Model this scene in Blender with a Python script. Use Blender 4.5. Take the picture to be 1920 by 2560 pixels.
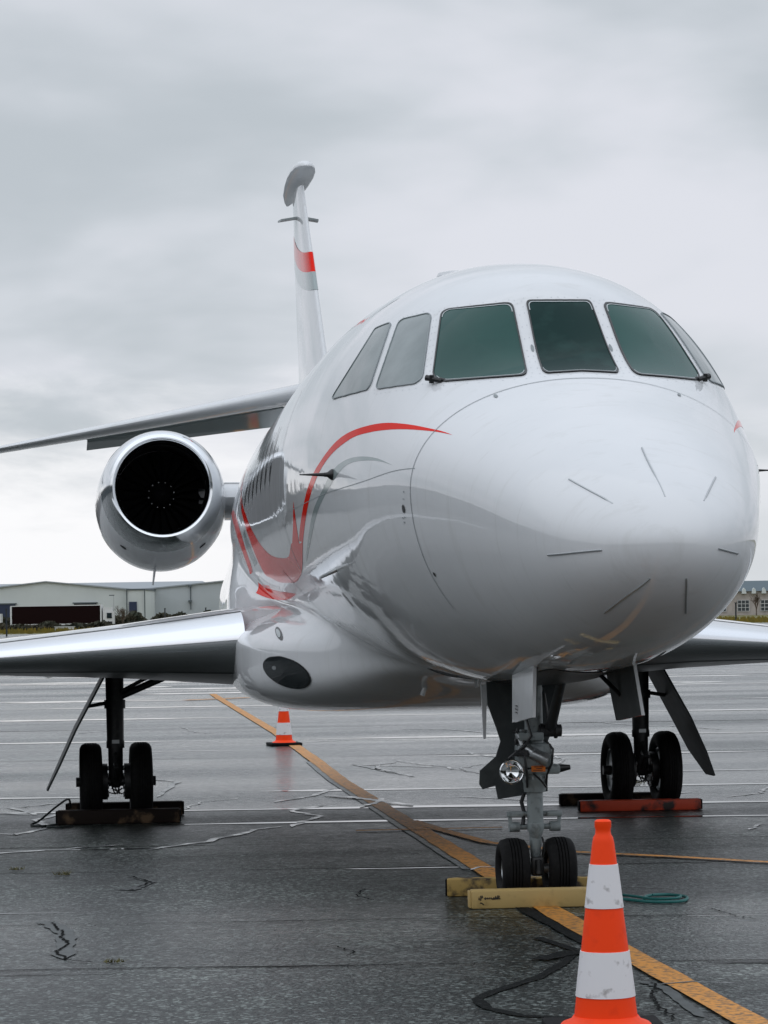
import bpy, bmesh, math, random
import numpy as np
from mathutils import Vector, Matrix
random.seed(7)
R = math.radians
for o in list(bpy.data.objects):
    bpy.data.objects.remove(o)
scene = bpy.context.scene
COL = scene.collection

# ------------------------------------------------------------------ camera
# World axes: x = across the aircraft (to the viewer's right), y = aft along the aircraft, z up;
# the origin is the ground under the nose wheels.
YAW, ROLL = R(7.0247), R(0.8958)
CAM = Vector((-2.8768, -16.2946, 1.6783))
FWD = Vector((math.sin(YAW), math.cos(YAW), 0))
RGT = Vector((math.cos(YAW), -math.sin(YAW), 0))
UP = Vector((0, 0, 1))
cd = bpy.data.cameras.new('camera')
cam = bpy.data.objects.new('camera', cd)
COL.objects.link(cam)
cx_ = RGT * math.cos(ROLL) - UP * math.sin(ROLL)
cy_ = UP * math.cos(ROLL) + RGT * math.sin(ROLL)
cz_ = -FWD
m = Matrix((cx_, cy_, cz_)).transposed().to_4x4()
m.translation = CAM
cam.matrix_world = m
cd.sensor_fit = 'VERTICAL'
cd.sensor_height = 24.0
cd.sensor_width = 18.0
cd.lens = 7092.7 / 2560 * 24.0
cd.shift_y = (1535.0 - 1280.0) / 2560
cd.clip_start = 0.1
cd.clip_end = 6000
scene.camera = cam

# ------------------------------------------------------------------ world
SUN_EL, SUN_AZ = R(48), R(205)
wd = bpy.data.worlds.new('World')
scene.world = wd
wd.use_nodes = True
nt = wd.node_tree
nt.nodes.clear()
def wn(t, **k):
    n = nt.nodes.new(t)
    for a, b in k.items():
        setattr(n, a, b)
    return n
def wl(a, b):
    nt.links.new(a, b)
def wmath(op, a, b=None, clamp=False):
    n = wn('ShaderNodeMath', operation=op, use_clamp=clamp)
    for i, q in enumerate((a, b)):
        if q is None: continue
        if isinstance(q, (int, float)): n.inputs[i].default_value = q
        else: wl(q, n.inputs[i])
    return n.outputs[0]
def wrange(v, a, b, c, d):
    n = wn('ShaderNodeMapRange', interpolation_type='SMOOTHSTEP')
    wl(v, n.inputs[0])
    for i, q in enumerate((a, b, c, d)): n.inputs[i + 1].default_value = q
    return n.outputs[0]
tc = wn('ShaderNodeTexCoord')
rot = wn('ShaderNodeVectorRotate', rotation_type='Z_AXIS')
rot.inputs['Angle'].default_value = YAW
wl(tc.outputs['Generated'], rot.inputs['Vector'])
sx = wn('ShaderNodeSeparateXYZ')
wl(rot.outputs[0], sx.inputs[0])
zc = wmath('MAXIMUM', sx.outputs['Z'], 0.0)
den = wmath('ADD', zc, 0.27)
cu = wmath('DIVIDE', sx.outputs['X'], den)
cv = wmath('DIVIDE', sx.outputs['Y'], den)
cc = wn('ShaderNodeCombineXYZ')
wl(cu, cc.inputs[0]); wl(cv, cc.inputs[1])
def wnoise(scale, detail, rough, off, dist=0.0):
    mp = wn('ShaderNodeMapping')
    mp.inputs['Location'].default_value = off
    wl(cc.outputs[0], mp.inputs['Vector'])
    n = wn('ShaderNodeTexNoise')
    n.inputs['Scale'].default_value = scale
    n.inputs['Detail'].default_value = detail
    n.inputs['Roughness'].default_value = rough
    n.inputs['Distortion'].default_value = dist
    wl(mp.outputs[0], n.inputs['Vector'])
    return n.outputs['Fac']
n1 = wnoise(2.1, 4, 0.5, (5.3, 2.4, 0), 0.25)
n2 = wnoise(6.5, 6, 0.55, (0.4, 8.2, 0), 0.3)
mixn = wmath('ADD', wmath('MULTIPLY', n1, 0.86), wmath('MULTIPLY', n2, 0.14))
cl = wrange(mixn, 0.35, 0.65, 0.0, 1.0)
ramp = wn('ShaderNodeValToRGB')
wl(cl, ramp.inputs[0])
ramp.color_ramp.elements[0].color = (0.525, 0.57, 0.612, 1)
ramp.color_ramp.elements[1].color = (0.76, 0.775, 0.835, 1)
e = ramp.color_ramp.elements.new(0.5); e.color = (0.645, 0.68, 0.73, 1)
# bright clear strip low over the horizon, strongest towards the left
side = wrange(sx.outputs['X'], -0.10, 0.16, 1.0, 0.28)
wob = wmath('ADD', sx.outputs['Z'], wmath('MULTIPLY', wmath('SUBTRACT', n2, 0.5), -0.09))
glow = wmath('MULTIPLY', wrange(wob, 0.03, 0.088, 1.0, 0.0), side, clamp=True)
mg = wn('ShaderNodeMix', data_type='RGBA')
wl(glow, mg.inputs[0]); wl(ramp.outputs[0], mg.inputs[6])
mg.inputs[7].default_value = (1.0, 1.0, 1.02, 1)
zen = wrange(sx.outputs['Z'], 0.2, 0.75, 0.0, 0.85)
mz = wn('ShaderNodeMix', data_type='RGBA')
wl(zen, mz.inputs[0]); wl(mg.outputs[2], mz.inputs[6])
mz.inputs[7].default_value = (0.98, 1.06, 1.18, 1)
bg1 = wn('ShaderNodeBackground'); wl(mz.outputs[2], bg1.inputs[0]); bg1.inputs[1].default_value = 1.0
sky = wn('ShaderNodeTexSky', sky_type='NISHITA')
sky.sun_disc = False
sky.sun_elevation = SUN_EL
sky.sun_rotation = SUN_AZ
bg2 = wn('ShaderNodeBackground'); wl(sky.outputs[0], bg2.inputs[0]); bg2.inputs[1].default_value = 0.08
ms = wn('ShaderNodeMixShader'); ms.inputs[0].default_value = 0.95
wl(bg2.outputs[0], ms.inputs[1]); wl(bg1.outputs[0], ms.inputs[2])
wo = wn('ShaderNodeOutputWorld'); wl(ms.outputs[0], wo.inputs[0])

# ------------------------------------------------------------------ sun (overcast: weak and very soft)
sd = bpy.data.lights.new('sun', 'SUN')
sd.energy = 0.6
sd.angle = R(150)
sd.color = (1.0, 0.97, 0.93)
sun = bpy.data.objects.new('sun', sd)
COL.objects.link(sun)
sdir = Vector((math.sin(SUN_AZ) * math.cos(SUN_EL), math.cos(SUN_AZ) * math.cos(SUN_EL), math.sin(SUN_EL)))
sun.rotation_euler = sdir.to_track_quat('Z', 'Y').to_euler()
sun.location = (0, 0, 40)

vs = scene.view_settings
vs.view_transform = 'Standard'; vs.look = 'None'; vs.exposure = 0.0; vs.gamma = 1.0
vs.use_curve_mapping = False

# ------------------------------------------------------------------ helpers: materials
def mat(name, col, rough=0.5, metal=0.0, spec=0.5, coat=0.0, noise=None, bump=None, rnoise=None, emis=None):
    """noise=(scale, second colour, lo, hi); bump=(scale, strength, distance); rnoise=(scale, lo, hi)"""
    M = bpy.data.materials.new(name); M.use_nodes = True
    t = M.node_tree; b = t.nodes['Principled BSDF']
    b.inputs['Base Color'].default_value = (*col, 1)
    b.inputs['Roughness'].default_value = rough
    b.inputs['Metallic'].default_value = metal
    b.inputs['Specular IOR Level'].default_value = spec
    if coat:
        b.inputs['Coat Weight'].default_value = coat
        b.inputs['Coat Roughness'].default_value = 0.03
    tcn = t.nodes.new('ShaderNodeTexCoord')
    def nz(scale, det=5):
        n = t.nodes.new('ShaderNodeTexNoise'); n.inputs['Scale'].default_value = scale
        n.inputs['Detail'].default_value = det
        t.links.new(tcn.outputs['Object'], n.inputs['Vector']); return n
    if noise:
        n = nz(noise[0]); mr = t.nodes.new('ShaderNodeMapRange')
        t.links.new(n.outputs['Fac'], mr.inputs[0])
        mr.inputs[1].default_value = noise[2]; mr.inputs[2].default_value = noise[3]
        mx = t.nodes.new('ShaderNodeMix'); mx.data_type = 'RGBA'
        t.links.new(mr.outputs[0], mx.inputs[0])
        mx.inputs[6].default_value = (*col, 1); mx.inputs[7].default_value = (*noise[1], 1)
        t.links.new(mx.outputs[2], b.inputs['Base Color'])
    if bump:
        n = nz(bump[0], 4); bp = t.nodes.new('ShaderNodeBump')
        bp.inputs['Strength'].default_value = bump[1]; bp.inputs['Distance'].default_value = bump[2]
        t.links.new(n.outputs['Fac'], bp.inputs['Height']); t.links.new(bp.outputs[0], b.inputs['Normal'])
    if rnoise:
        n = nz(rnoise[0]); mr = t.nodes.new('ShaderNodeMapRange')
        t.links.new(n.outputs['Fac'], mr.inputs[0])
        mr.inputs[1].default_value = 0.3; mr.inputs[2].default_value = 0.7
        mr.inputs[3].default_value = rnoise[1]; mr.inputs[4].default_value = rnoise[2]
        t.links.new(mr.outputs[0], b.inputs['Roughness'])
    return M

M = {}
M['white'] = mat('white_paint', (0.70, 0.715, 0.73), 0.025, spec=0.5, noise=(2.2, (0.67, 0.688, 0.705), 0.4, 0.75))
def grime(Mx):
    """thin streaks of dirt running down and aft over the paint"""
    t = Mx.node_tree; b = t.nodes['Principled BSDF']; src = b.inputs['Base Color'].links[0].from_socket
    g = t.nodes.new('ShaderNodeTexCoord'); mp = t.nodes.new('ShaderNodeMapping'); mp.inputs['Scale'].default_value = (3.0, 9.0, 0.8); t.links.new(g.outputs['Object'], mp.inputs['Vector'])
    n = t.nodes.new('ShaderNodeTexNoise'); n.inputs['Scale'].default_value = 1.6; n.inputs['Detail'].default_value = 8; n.inputs['Roughness'].default_value = .65; t.links.new(mp.outputs[0], n.inputs['Vector'])
    r = t.nodes.new('ShaderNodeMapRange'); r.inputs[1].default_value = .55; r.inputs[2].default_value = .8; r.inputs[3].default_value = 0; r.inputs[4].default_value = .35; t.links.new(n.outputs['Fac'], r.inputs[0])
    mx = t.nodes.new('ShaderNodeMix'); mx.data_type = 'RGBA'; t.links.new(r.outputs[0], mx.inputs[0]); t.links.new(src, mx.inputs[6]); mx.inputs[7].default_value = (.42, .42, .39, 1); t.links.new(mx.outputs[2], b.inputs['Base Color'])
    r2 = t.nodes.new('ShaderNodeMapRange'); r2.inputs[1].default_value = .4; r2.inputs[2].default_value = .8; r2.inputs[3].default_value = .02; r2.inputs[4].default_value = .10; t.links.new(n.outputs['Fac'], r2.inputs[0]); t.links.new(r2.outputs[0], b.inputs['Roughness'])
grime(M['white'])
def ripple(Mx):
    t = Mx.node_tree; g = t.nodes.new('ShaderNodeTexCoord'); n = t.nodes.new('ShaderNodeTexNoise'); n.inputs['Scale'].default_value = 3.2; n.inputs['Detail'].default_value = 2; t.links.new(g.outputs['Object'], n.inputs['Vector'])
    b_ = t.nodes.new('ShaderNodeBump'); b_.inputs['Strength'].default_value = .35; b_.inputs['Distance'].default_value = .006; t.links.new(n.outputs['Fac'], b_.inputs['Height']); t.links.new(b_.outputs[0], t.nodes['Principled BSDF'].inputs['Normal'])
ripple(M['white'])
M['red'] = mat('red_paint', (0.76, 0.020, 0.010), 0.06, spec=0.3); M['red'].node_tree.nodes['Principled BSDF'].inputs['IOR'].default_value = 1.14
M['grey'] = mat('grey_stripe_paint', (0.30, 0.355, 0.355), 0.08)
M['under'] = mat('underwing_shade_grey', (0.20, 0.215, 0.22), 0.3)  # shade beneath the wing put into the colour of its lower faces
M['seam'] = mat('panel_gap', (0.24, 0.27, 0.28), 0.5)
M['darkseam'] = mat('dark_panel_gap', (0.05, 0.06, 0.065), 0.5)
M['black'] = mat('black_paint', (0.012, 0.013, 0.014), 0.35)
M['metal'] = mat('polished_metal', (0.84, 0.86, 0.88), 0.12, metal=1.0)
M['brushed'] = mat('bare_metal_leading_edge', (0.86, 0.88, 0.91), 0.17, metal=1.0)
M['steel'] = mat('steel', (0.45, 0.47, 0.48), 0.35, metal=0.9)
M['retainer'] = mat('window_retainer', (0.42, 0.46, 0.47), 0.4)
M['chrome'] = mat('chrome', (0.85, 0.86, 0.87), 0.06, metal=1.0)
M['gear'] = mat('gear_grey_paint', (0.25, 0.285, 0.29), 0.36, noise=(24, (0.10, 0.115, 0.12), 0.5, 0.75))
M['geardark'] = mat('gear_dark_metal', (0.022, 0.024, 0.026), 0.45, noise=(25, (0.06, 0.06, 0.06), 0.5, 0.8))
M['blade'] = mat('dark_fan_blade', (0.010, 0.010, 0.011), 0.5, spec=0.15)
M['doordark'] = mat('dark_gear_door', (0.05, 0.058, 0.06), 0.5, spec=0.3, noise=(8, (0.075, 0.085, 0.085), 0.5, 0.7))
M['tyre'] = mat('tyre_rubber', (0.006, 0.006, 0.0065), 0.75, spec=0.2, noise=(30, (0.012, 0.012, 0.012), 0.45, 0.75), bump=(80, 0.15, 0.004))
M['glassf'] = mat('windscreen_glass', (0.009, 0.06, 0.052), 0.05, spec=0.15, noise=(2.0, (0.015, 0.078, 0.066), 0.35, 0.7))
M['glassc'] = mat('centre_windscreen_glass', (0.003, 0.026, 0.024), 0.05, spec=0.06, noise=(7.0, (0.010, 0.042, 0.038), 0.52, 0.7))
M['glasss'] = mat('side_window_glass', (0.15, 0.185, 0.185), 0.06, spec=0.6, noise=(4.0, (0.23, 0.27, 0.27), 0.4, 0.7))  # paler base stands in for reflections and the lit interior
M['glassk'] = mat('cabin_window_glass', (0.01, 0.014, 0.016), 0.05)
M['lens'] = mat('lamp_lens', (0.35, 0.38, 0.38), 0.05, metal=0.7)
M['orange'] = mat('cone_orange', (1.0, 0.058, 0.002), 0.5, spec=0.25, noise=(14, (0.84, 0.045, 0.003), 0.55, 0.8))
M['reflective'] = mat('cone_white_sleeve', (0.80, 0.79, 0.81), 0.45, noise=(22, (0.42, 0.40, 0.40), 0.60, 0.74))
M['blackrubber'] = mat('cone_base_rubber', (0.006, 0.006, 0.007), 0.7, spec=0.15)
M['chock_yellow'] = mat('pale_yellow_chock', (0.50, 0.35, 0.13), 0.6, noise=(16, (0.36, 0.25, 0.09), 0.55, 0.75))
M['chock_worn'] = mat('worn_yellow_chock', (0.42, 0.28, 0.08), 0.65, noise=(9, (0.05, 0.035, 0.02), 0.5, 0.6))
M['chock_red'] = mat('orange_red_chock', (0.50, 0.05, 0.014), 0.6, noise=(6, (0.02, 0.012, 0.01), 0.56, 0.66))
M['chock_dark'] = mat('weathered_timber_chock', (0.014, 0.009, 0.007), 0.75, spec=0.2, noise=(6, (0.13, 0.085, 0.05), 0.58, 0.68))
M['rope'] = mat('teal_rope', (0.01, 0.14, 0.13), 0.6)
M['darkrope'] = mat('dark_cord', (0.012, 0.02, 0.02), 0.6)
M['sticker'] = mat('orange_sticker', (0.72, 0.17, 0.01), 0.45)

# ------------------------------------------------------------------ helpers: meshes
def tag(o, label=None, cat=None, group=None, kind=None):
    if label: o['label'] = label
    if cat: o['category'] = cat
    if group: o['group'] = group
    if kind: o['kind'] = kind
    return o
def empty(name, loc=(0, 0, 0)):
    o = bpy.data.objects.new(name, None); o.location = loc; COL.objects.link(o)
    o.empty_display_size = 0.3
    return o
class MB:
    def __init__(s): s.v = []; s.f = []; s.mi = []; s.cur = 0
    def add(s, v, f):
        b = len(s.v); s.v += [tuple(map(float, p)) for p in v]
        for q in f: s.f.append(tuple(i + b for i in q)); s.mi.append(s.cur)
        return s
    def box(s, c, size, rz=0.0, mtx=None, bev=0.0):
        hx, hy, hz = (q / 2 for q in size)
        if bev <= 0:
            P = [(x, y, z) for x in (-hx, hx) for y in (-hy, hy) for z in (-hz, hz)]
            F = [(0, 1, 3, 2), (4, 6, 7, 5), (0, 4, 5, 1), (2, 3, 7, 6), (0, 2, 6, 4), (1, 5, 7, 3)]
        else:
            bm = bmesh.new(); bmesh.ops.create_cube(bm, size=1.0)
            for v in bm.verts: v.co = Vector((v.co.x * size[0], v.co.y * size[1], v.co.z * size[2]))
            bmesh.ops.bevel(bm, geom=bm.edges[:], offset=bev, segments=2, affect='EDGES', profile=0.5)
            bm.verts.index_update()
            P = [tuple(v.co) for v in bm.verts]; F = [tuple(v.index for v in q.verts) for q in bm.faces]; bm.free()
        c = Vector(c); rm = mtx if mtx is not None else Matrix.Rotation(rz, 3, 'Z')
        return s.add([c + rm @ Vector(p) for p in P], F)
    def tube(s, p0, p1, r0, r1=None, n=14, cap=True):
        r1 = r0 if r1 is None else r1
        p0 = Vector(p0); p1 = Vector(p1); d = (p1 - p0).normalized()
        a = d.orthogonal().normalized(); b = d.cross(a)
        P = []
        for p, r in ((p0, r0), (p1, r1)):
            for i in range(n):
                t = 2 * math.pi * i / n; P.append(p + (a * math.cos(t) + b * math.sin(t)) * r)
        F = [(i, (i + 1) % n, n + (i + 1) % n, n + i) for i in range(n)]
        if cap: F += [tuple(range(n))[::-1], tuple(range(n, 2 * n))]
        return s.add(P, F)
    def path(s, pts, r, n=8):
        pts = [Vector(p) for p in pts]; rings = []
        a = None
        P = []; F = []
        for i, p in enumerate(pts):
            d = (pts[min(i + 1, len(pts) - 1)] - pts[max(i - 1, 0)]).normalized()
            a = d.orthogonal().normalized() if a is None else (a - d * a.dot(d)).normalized()
            b = d.cross(a); rr = r[i] if isinstance(r, (list, tuple)) else r
            for k in range(n):
                t = 2 * math.pi * k / n; P.append(p + (a * math.cos(t) + b * math.sin(t)) * rr)
        for i in range(len(pts) - 1):
            for k in range(n):
                F.append((i * n + k, i * n + (k + 1) % n, (i + 1) * n + (k + 1) % n, (i + 1) * n + k))
        F += [tuple(range(n))[::-1], tuple(range((len(pts) - 1) * n, len(pts) * n))]
        return s.add(P, F)
    def lathe(s, prof, origin, axis=(0, 0, 1), n=32, closed=False, cap0=True):
        o = Vector(origin); d = Vector(axis).normalized(); a = d.orthogonal().normalized(); b = d.cross(a)
        P = []
        for h, r in prof:
            for i in range(n):
                t = 2 * math.pi * i / n; P.append(o + d * h + (a * math.cos(t) + b * math.sin(t)) * max(r, 1e-4))
        F = []; m_ = len(prof)
        for j in range(m_ if closed else m_ - 1):
            k = (j + 1) % m_
            for i in range(n): F.append((j * n + i, j * n + (i + 1) % n, k * n + (i + 1) % n, k * n + i))
        if not closed: F += ([tuple(range(n))[::-1]] if cap0 else []) + [tuple(range((m_ - 1) * n, m_ * n))]
        return s.add(P, F)
    def prism(s, poly, off):
        """poly: 3D outline, extruded by vector off"""
        n = len(poly); off = Vector(off); P = [Vector(p) for p in poly]; P += [p + off for p in P]
        F = [tuple(range(n))[::-1], tuple(range(n, 2 * n))] + [(i, (i + 1) % n, n + (i + 1) % n, n + i) for i in range(n)]
        return s.add(P, F)
    def grid(s, G, wrapu=False):
        """G: array rows x cols x 3"""
        G = np.asarray(G); r, c = G.shape[:2]; F = []
        for i in range(r - 1):
            for j in range(c if wrapu else c - 1):
                k = (j + 1) % c; F.append((i * c + j, i * c + k, (i + 1) * c + k, (i + 1) * c + j))
        return s.add(G.reshape(-1, 3), F)
    def obj(s, name, material, parent=None, smooth=35, kind=None, recalc=True, label=None):
        me = bpy.data.meshes.new(name); me.from_pydata(s.v, [], s.f)
        mats = material if isinstance(material, (list, tuple)) else [material]
        for q in mats: me.materials.append(M[q] if isinstance(q, str) else q)
        if len(mats) > 1: me.polygons.foreach_set('material_index', s.mi)
        if recalc:
            bm = bmesh.new(); bm.from_mesh(me); bmesh.ops.recalc_face_normals(bm, faces=bm.faces[:]); bm.to_mesh(me); bm.free()
        if smooth is not None:
            me.shade_smooth(); me.set_sharp_from_angle(angle=R(smooth))
        me.update()
        o = bpy.data.objects.new(name, me); COL.objects.link(o)
        if parent: o.parent = parent; o.matrix_parent_inverse = parent.matrix_world.inverted()
        if kind: o['kind'] = kind
        if label: o['label'] = label
        return o
def copy_of(o, parent=None, loc=None, rz=None):
    c = o.copy(); COL.objects.link(c)
    if parent: c.parent = parent
    if loc is not None: c.location = loc
    if rz is not None: c.rotation_euler = (0, 0, rz)
    return c
def site(x, d, z):
    """point x metres to the right, d metres ahead of the place where the photographer stands"""
    p = CAM + RGT * x + FWD * d
    return Vector((p.x, p.y, z))

# ================================================================== ground
def asphalt():
    Mx = bpy.data.materials.new('wet_asphalt'); Mx.use_nodes = True
    t = Mx.node_tree; b = t.nodes['Principled BSDF']; L = t.links.new
    tcn = t.nodes.new('ShaderNodeTexCoord')
    def nz(scale, det, vec=None, rough=0.5):
        n = t.nodes.new('ShaderNodeTexNoise'); n.inputs['Scale'].default_value = scale; n.inputs['Detail'].default_value = det
        n.inputs['Roughness'].default_value = rough
        L(vec or tcn.outputs['Object'], n.inputs['Vector']); return n.outputs['Fac']
    def rng(v, a, b_, c, d):
        n = t.nodes.new('ShaderNodeMapRange'); L(v, n.inputs[0])
        for i, q in enumerate((a, b_, c, d)): n.inputs[i + 1].default_value = q
        return n.outputs[0]
    vor = t.nodes.new('ShaderNodeTexVoronoi'); vor.inputs['Scale'].default_value = 55
    L(tcn.outputs['Object'], vor.inputs['Vector'])
    ramp = t.nodes.new('ShaderNodeValToRGB'); sep = t.nodes.new('ShaderNodeSeparateColor')
    L(vor.outputs['Color'], sep.inputs[0]); L(sep.outputs[0], ramp.inputs[0])
    ramp.color_ramp.elements[0].color = (0.008, 0.010, 0.010, 1); ramp.color_ramp.elements[1].color = (0.17, 0.19, 0.183, 1)
    e = ramp.color_ramp.elements.new(0.72); e.color = (0.015, 0.0195, 0.0185, 1)
    mp = t.nodes.new('ShaderNodeMapping'); mp.inputs['Rotation'].default_value = (0, 0, YAW); mp.inputs['Scale'].default_value = (0.16, 1.0, 1.0)
    L(tcn.outputs['Object'], mp.inputs['Vector'])
    big = nz(0.32, 5, mp.outputs[0]); mid = nz(1.3, 4)
    mx = t.nodes.new('ShaderNodeMix'); mx.data_type = 'RGBA'; mx.blend_type = 'MULTIPLY'; mx.inputs[0].default_value = 1.0
    L(ramp.outputs[0], mx.inputs[6])
    tint = t.nodes.new('ShaderNodeMix'); tint.data_type = 'RGBA'
    L(rng(mid, 0.3, 0.7, 0, 1), tint.inputs[0]); tint.inputs[6].default_value = (0.72, 0.76, 0.76, 1); tint.inputs[7].default_value = (1.08, 1.1, 1.08, 1)
    st = t.nodes.new('ShaderNodeMix'); st.data_type = 'RGBA'; L(rng(nz(0.55, 7, None, .62), .50, .66, 0, 1), st.inputs[0]); L(tint.outputs[2], st.inputs[6]); st.inputs[7].default_value = (1.9, 1.95, 1.85, 1)
    sk = t.nodes.new('ShaderNodeMix'); sk.data_type = 'RGBA'; L(rng(nz(0.9, 6, None, .6), .60, .70, 0, .8), sk.inputs[0]); L(st.outputs[2], sk.inputs[6]); sk.inputs[7].default_value = (.25, .25, .25, 1)
    L(sk.outputs[2], mx.inputs[7]); L(mx.outputs[2], b.inputs['Base Color'])
    ad = t.nodes.new('ShaderNodeMath'); ad.operation = 'ADD'
    # the lanes from 24.6 m out stand wetter than the near ones
    mpd = t.nodes.new('ShaderNodeVectorMath'); mpd.operation = 'DOT_PRODUCT'; L(tcn.outputs['Object'], mpd.inputs[0]); mpd.inputs[1].default_value = FWD
    lane = rng(mpd.outputs['Value'], 24.55 + CAM.dot(FWD), 24.75 + CAM.dot(FWD), 0, 0.16)
    sb = t.nodes.new('ShaderNodeMath'); sb.operation = 'SUBTRACT'; L(rng(big, 0.35, 0.68, 0.46, 0.24), sb.inputs[0]); L(lane, sb.inputs[1])
    L(sb.outputs[0], ad.inputs[0]); L(rng(nz(9, 3), 0.3, 0.7, -0.04, 0.05), ad.inputs[1])
    L(ad.outputs[0], b.inputs['Roughness'])
    b.inputs['Specular IOR Level'].default_value = 0.3
    bp = t.nodes.new('ShaderNodeBump'); bp.inputs['Strength'].default_value = 0.85; bp.inputs['Distance'].default_value = 0.012
    L(nz(42, 2), bp.inputs['Height']); L(bp.outputs[0], b.inputs['Normal'])
    return Mx
M['asphalt'] = asphalt()
M['grass'] = mat('rough_grass', (0.16, 0.13, 0.028), 0.9, noise=(0.6, (0.07, 0.085, 0.02), 0.35, 0.65))
M['wetline'] = mat('water_filled_joint', (0.03, 0.034, 0.036), 0.06, spec=0.8, rnoise=(3, 0.02, 0.12))
M['tarline'] = mat('tar_joint', (0.004, 0.0045, 0.0045), 0.9, spec=0.08)
M['sealant'] = mat('wet_crack_sealant', (0.08, 0.09, 0.09), 0.2, rnoise=(5, 0.08, 0.4))
M['patch'] = mat('dull_crack_sealant', (0.075, 0.085, 0.085), 0.5, spec=0.35, noise=(12, (0.045, 0.05, 0.05), 0.4, 0.7))
M['yellow'] = mat('worn_yellow_line_paint', (0.60, 0.25, 0.032), 0.55, noise=(34, (0.15, 0.085, 0.035), 0.47, 0.66), bump=(55, 0.4, 0.006))
def wear(Mx):
    """patches where the line is scuffed down to the asphalt or washed pale"""
    t = Mx.node_tree; b = t.nodes['Principled BSDF']; src = b.inputs['Base Color'].links[0].from_socket; g = t.nodes.new('ShaderNodeTexCoord')
    for sc, lo, hi, col in ((2.3, .56, .72, (.05, .045, .035)), (1.1, .60, .72, (.52, .40, .24))):
        n = t.nodes.new('ShaderNodeTexNoise'); n.inputs['Scale'].default_value = sc; n.inputs['Detail'].default_value = 9; n.inputs['Roughness'].default_value = .72; t.links.new(g.outputs['Object'], n.inputs['Vector'])
        r = t.nodes.new('ShaderNodeMapRange'); r.inputs[1].default_value = lo; r.inputs[2].default_value = hi; r.inputs[4].default_value = .8; t.links.new(n.outputs['Fac'], r.inputs[0])
        mx = t.nodes.new('ShaderNodeMix'); mx.data_type = 'RGBA'; t.links.new(r.outputs[0], mx.inputs[0]); t.links.new(src, mx.inputs[6]); mx.inputs[7].default_value = (*col, 1); src = mx.outputs[2]
    t.links.new(src, b.inputs['Base Color'])
wear(M['yellow'])
M['oldpaint'] = mat('old_grey_line_paint', (0.20, 0.22, 0.22), 0.45, noise=(10, (0.05, 0.055, 0.055), 0.40, 0.60))
M['blackout'] = mat('blackout_paint', (0.004, 0.005, 0.005), 0.85, spec=0.1, noise=(40, (0.03, 0.032, 0.032), 0.55, 0.75))

mb = MB()
mb.add([site(-2500, -1500, -0.008), site(2500, -1500, -0.008), site(2500, 4000, -0.008), site(-2500, 4000, -0.008)], [(0, 1, 2, 3)])
mb.obj('grass_field', 'grass', smooth=None, kind='structure')
mb = MB()
mb.add([site(-260, -120, 0), site(260, -120, 0), site(260, 325, 0), site(-260, 325, 0)], [(0, 1, 2, 3)])
apron = mb.obj('apron', 'asphalt', smooth=None, kind='structure')

def strip(name, pts, w, z, material, jitter=0.0, parent=apron, wv=None):
    """flat ribbon along ground points (x, y)"""
    P = []; n = len(pts)
    for i in range(n):
        a = Vector(pts[max(i - 1, 0)]); b = Vector(pts[min(i + 1, n - 1)]); d = (b - a).normalized(); nn = Vector((-d.y, d.x))
        ww = (wv[i] if wv else w) / 2 * (1 + random.uniform(-jitter, jitter))
        p = Vector(pts[i]); P += [(*(p - nn * ww), z), (*(p + nn * ww), z)]
    return MB().add(P, [(2 * i, 2 * i + 2, 2 * i + 3, 2 * i + 1) for i in range(n - 1)]).obj(name, material, parent, smooth=None, recalc=False)
def sitex(x, d):
    p = site(x, d, 0); return (p.x, p.y)
def joint(d, x0, x1, w, material, wig=0.03, slope=0.0, name='pavement_joint', z=0.004, brk=0.35):
    n = max(8, int((x1 - x0) / 0.5)); n = min(n, 60); pts = []
    ph = random.uniform(0, 9)
    for i in range(n + 1):
        x = x0 + (x1 - x0) * i / n
        pts.append(sitex(x, d + slope * x + wig * (math.sin(x * 0.9 + ph) + 0.5 * math.sin(x * 2.7 + 2 * ph)) + random.uniform(-wig, wig) * 0.4))
    f1, f2 = random.uniform(.5, 1.1), random.uniform(1.4, 2.6); xx = [x0 + (x1 - x0) * i / n for i in range(n + 1)]
    tp = [w * random.uniform(0.7, 1.15) * max(0.06, min(1.2, 0.62 + brk * (math.sin(f1 * x * 24 / d + ph) + .7 * math.sin(f2 * x * 24 / d + 3 * ph)))) for x in xx]; tp[0] = tp[-1] = w * 0.1
    return strip(name, pts, w, z, material, 0.0, wv=tp)
# joints between the paving lanes; distances from the photographer
for d, w, mt in ((13.55, 0.03, 'tarline'), (15.55, 0.022, 'tarline'), (18.75, 0.035, 'tarline'), (20.8, 0.03, 'tarline'), (33.6, 0.06, 'tarline'), (42.6, 0.09, 'tarline')):
    joint(d, -14, 14, w, mt, 0.02, name='tar_joint')
for d, x0, x1, w in ((22.95, -9, 9, 0.13), (24.6, -10, 10, 0.34), (27.1, -1.2, 10, 0.32), (26.6, -10, -2.5, 0.28), (29.5, 2, 12, 0.12), (33.25, 0.5, 12, 0.26), (38.4, -8, 14, 0.42), (35.5, -9, -1, 0.15), (18.66, -2.1, -1.4, 0.035), (18.68, -0.3, 0.6, 0.03),
                     (20.6, -3.0, -1.6, 0.13), (23.3, -10, -4.0, 0.12), (21.9, -10, -3.4, 0.05), (13.40, -9, -1.2, 0.06), (13.42, 1.5, 5, 0.09), (11.8, 1.0, 5, 0.10), (16.2, -5, -0.6, 0.05), (15.5, 1.4, 5, .04), (47, -14, 10, 0.45), (53, -9, 16, 0.5), (18.7, 1.0, 4.5, 0.02)):
    joint(d, x0, x1, w, 'wetline', 0.025, name='wet_joint', brk=0.2 if d in (24.6, 27.1, 26.6) else 0.62)
dd = 58.0
k = 0
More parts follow.
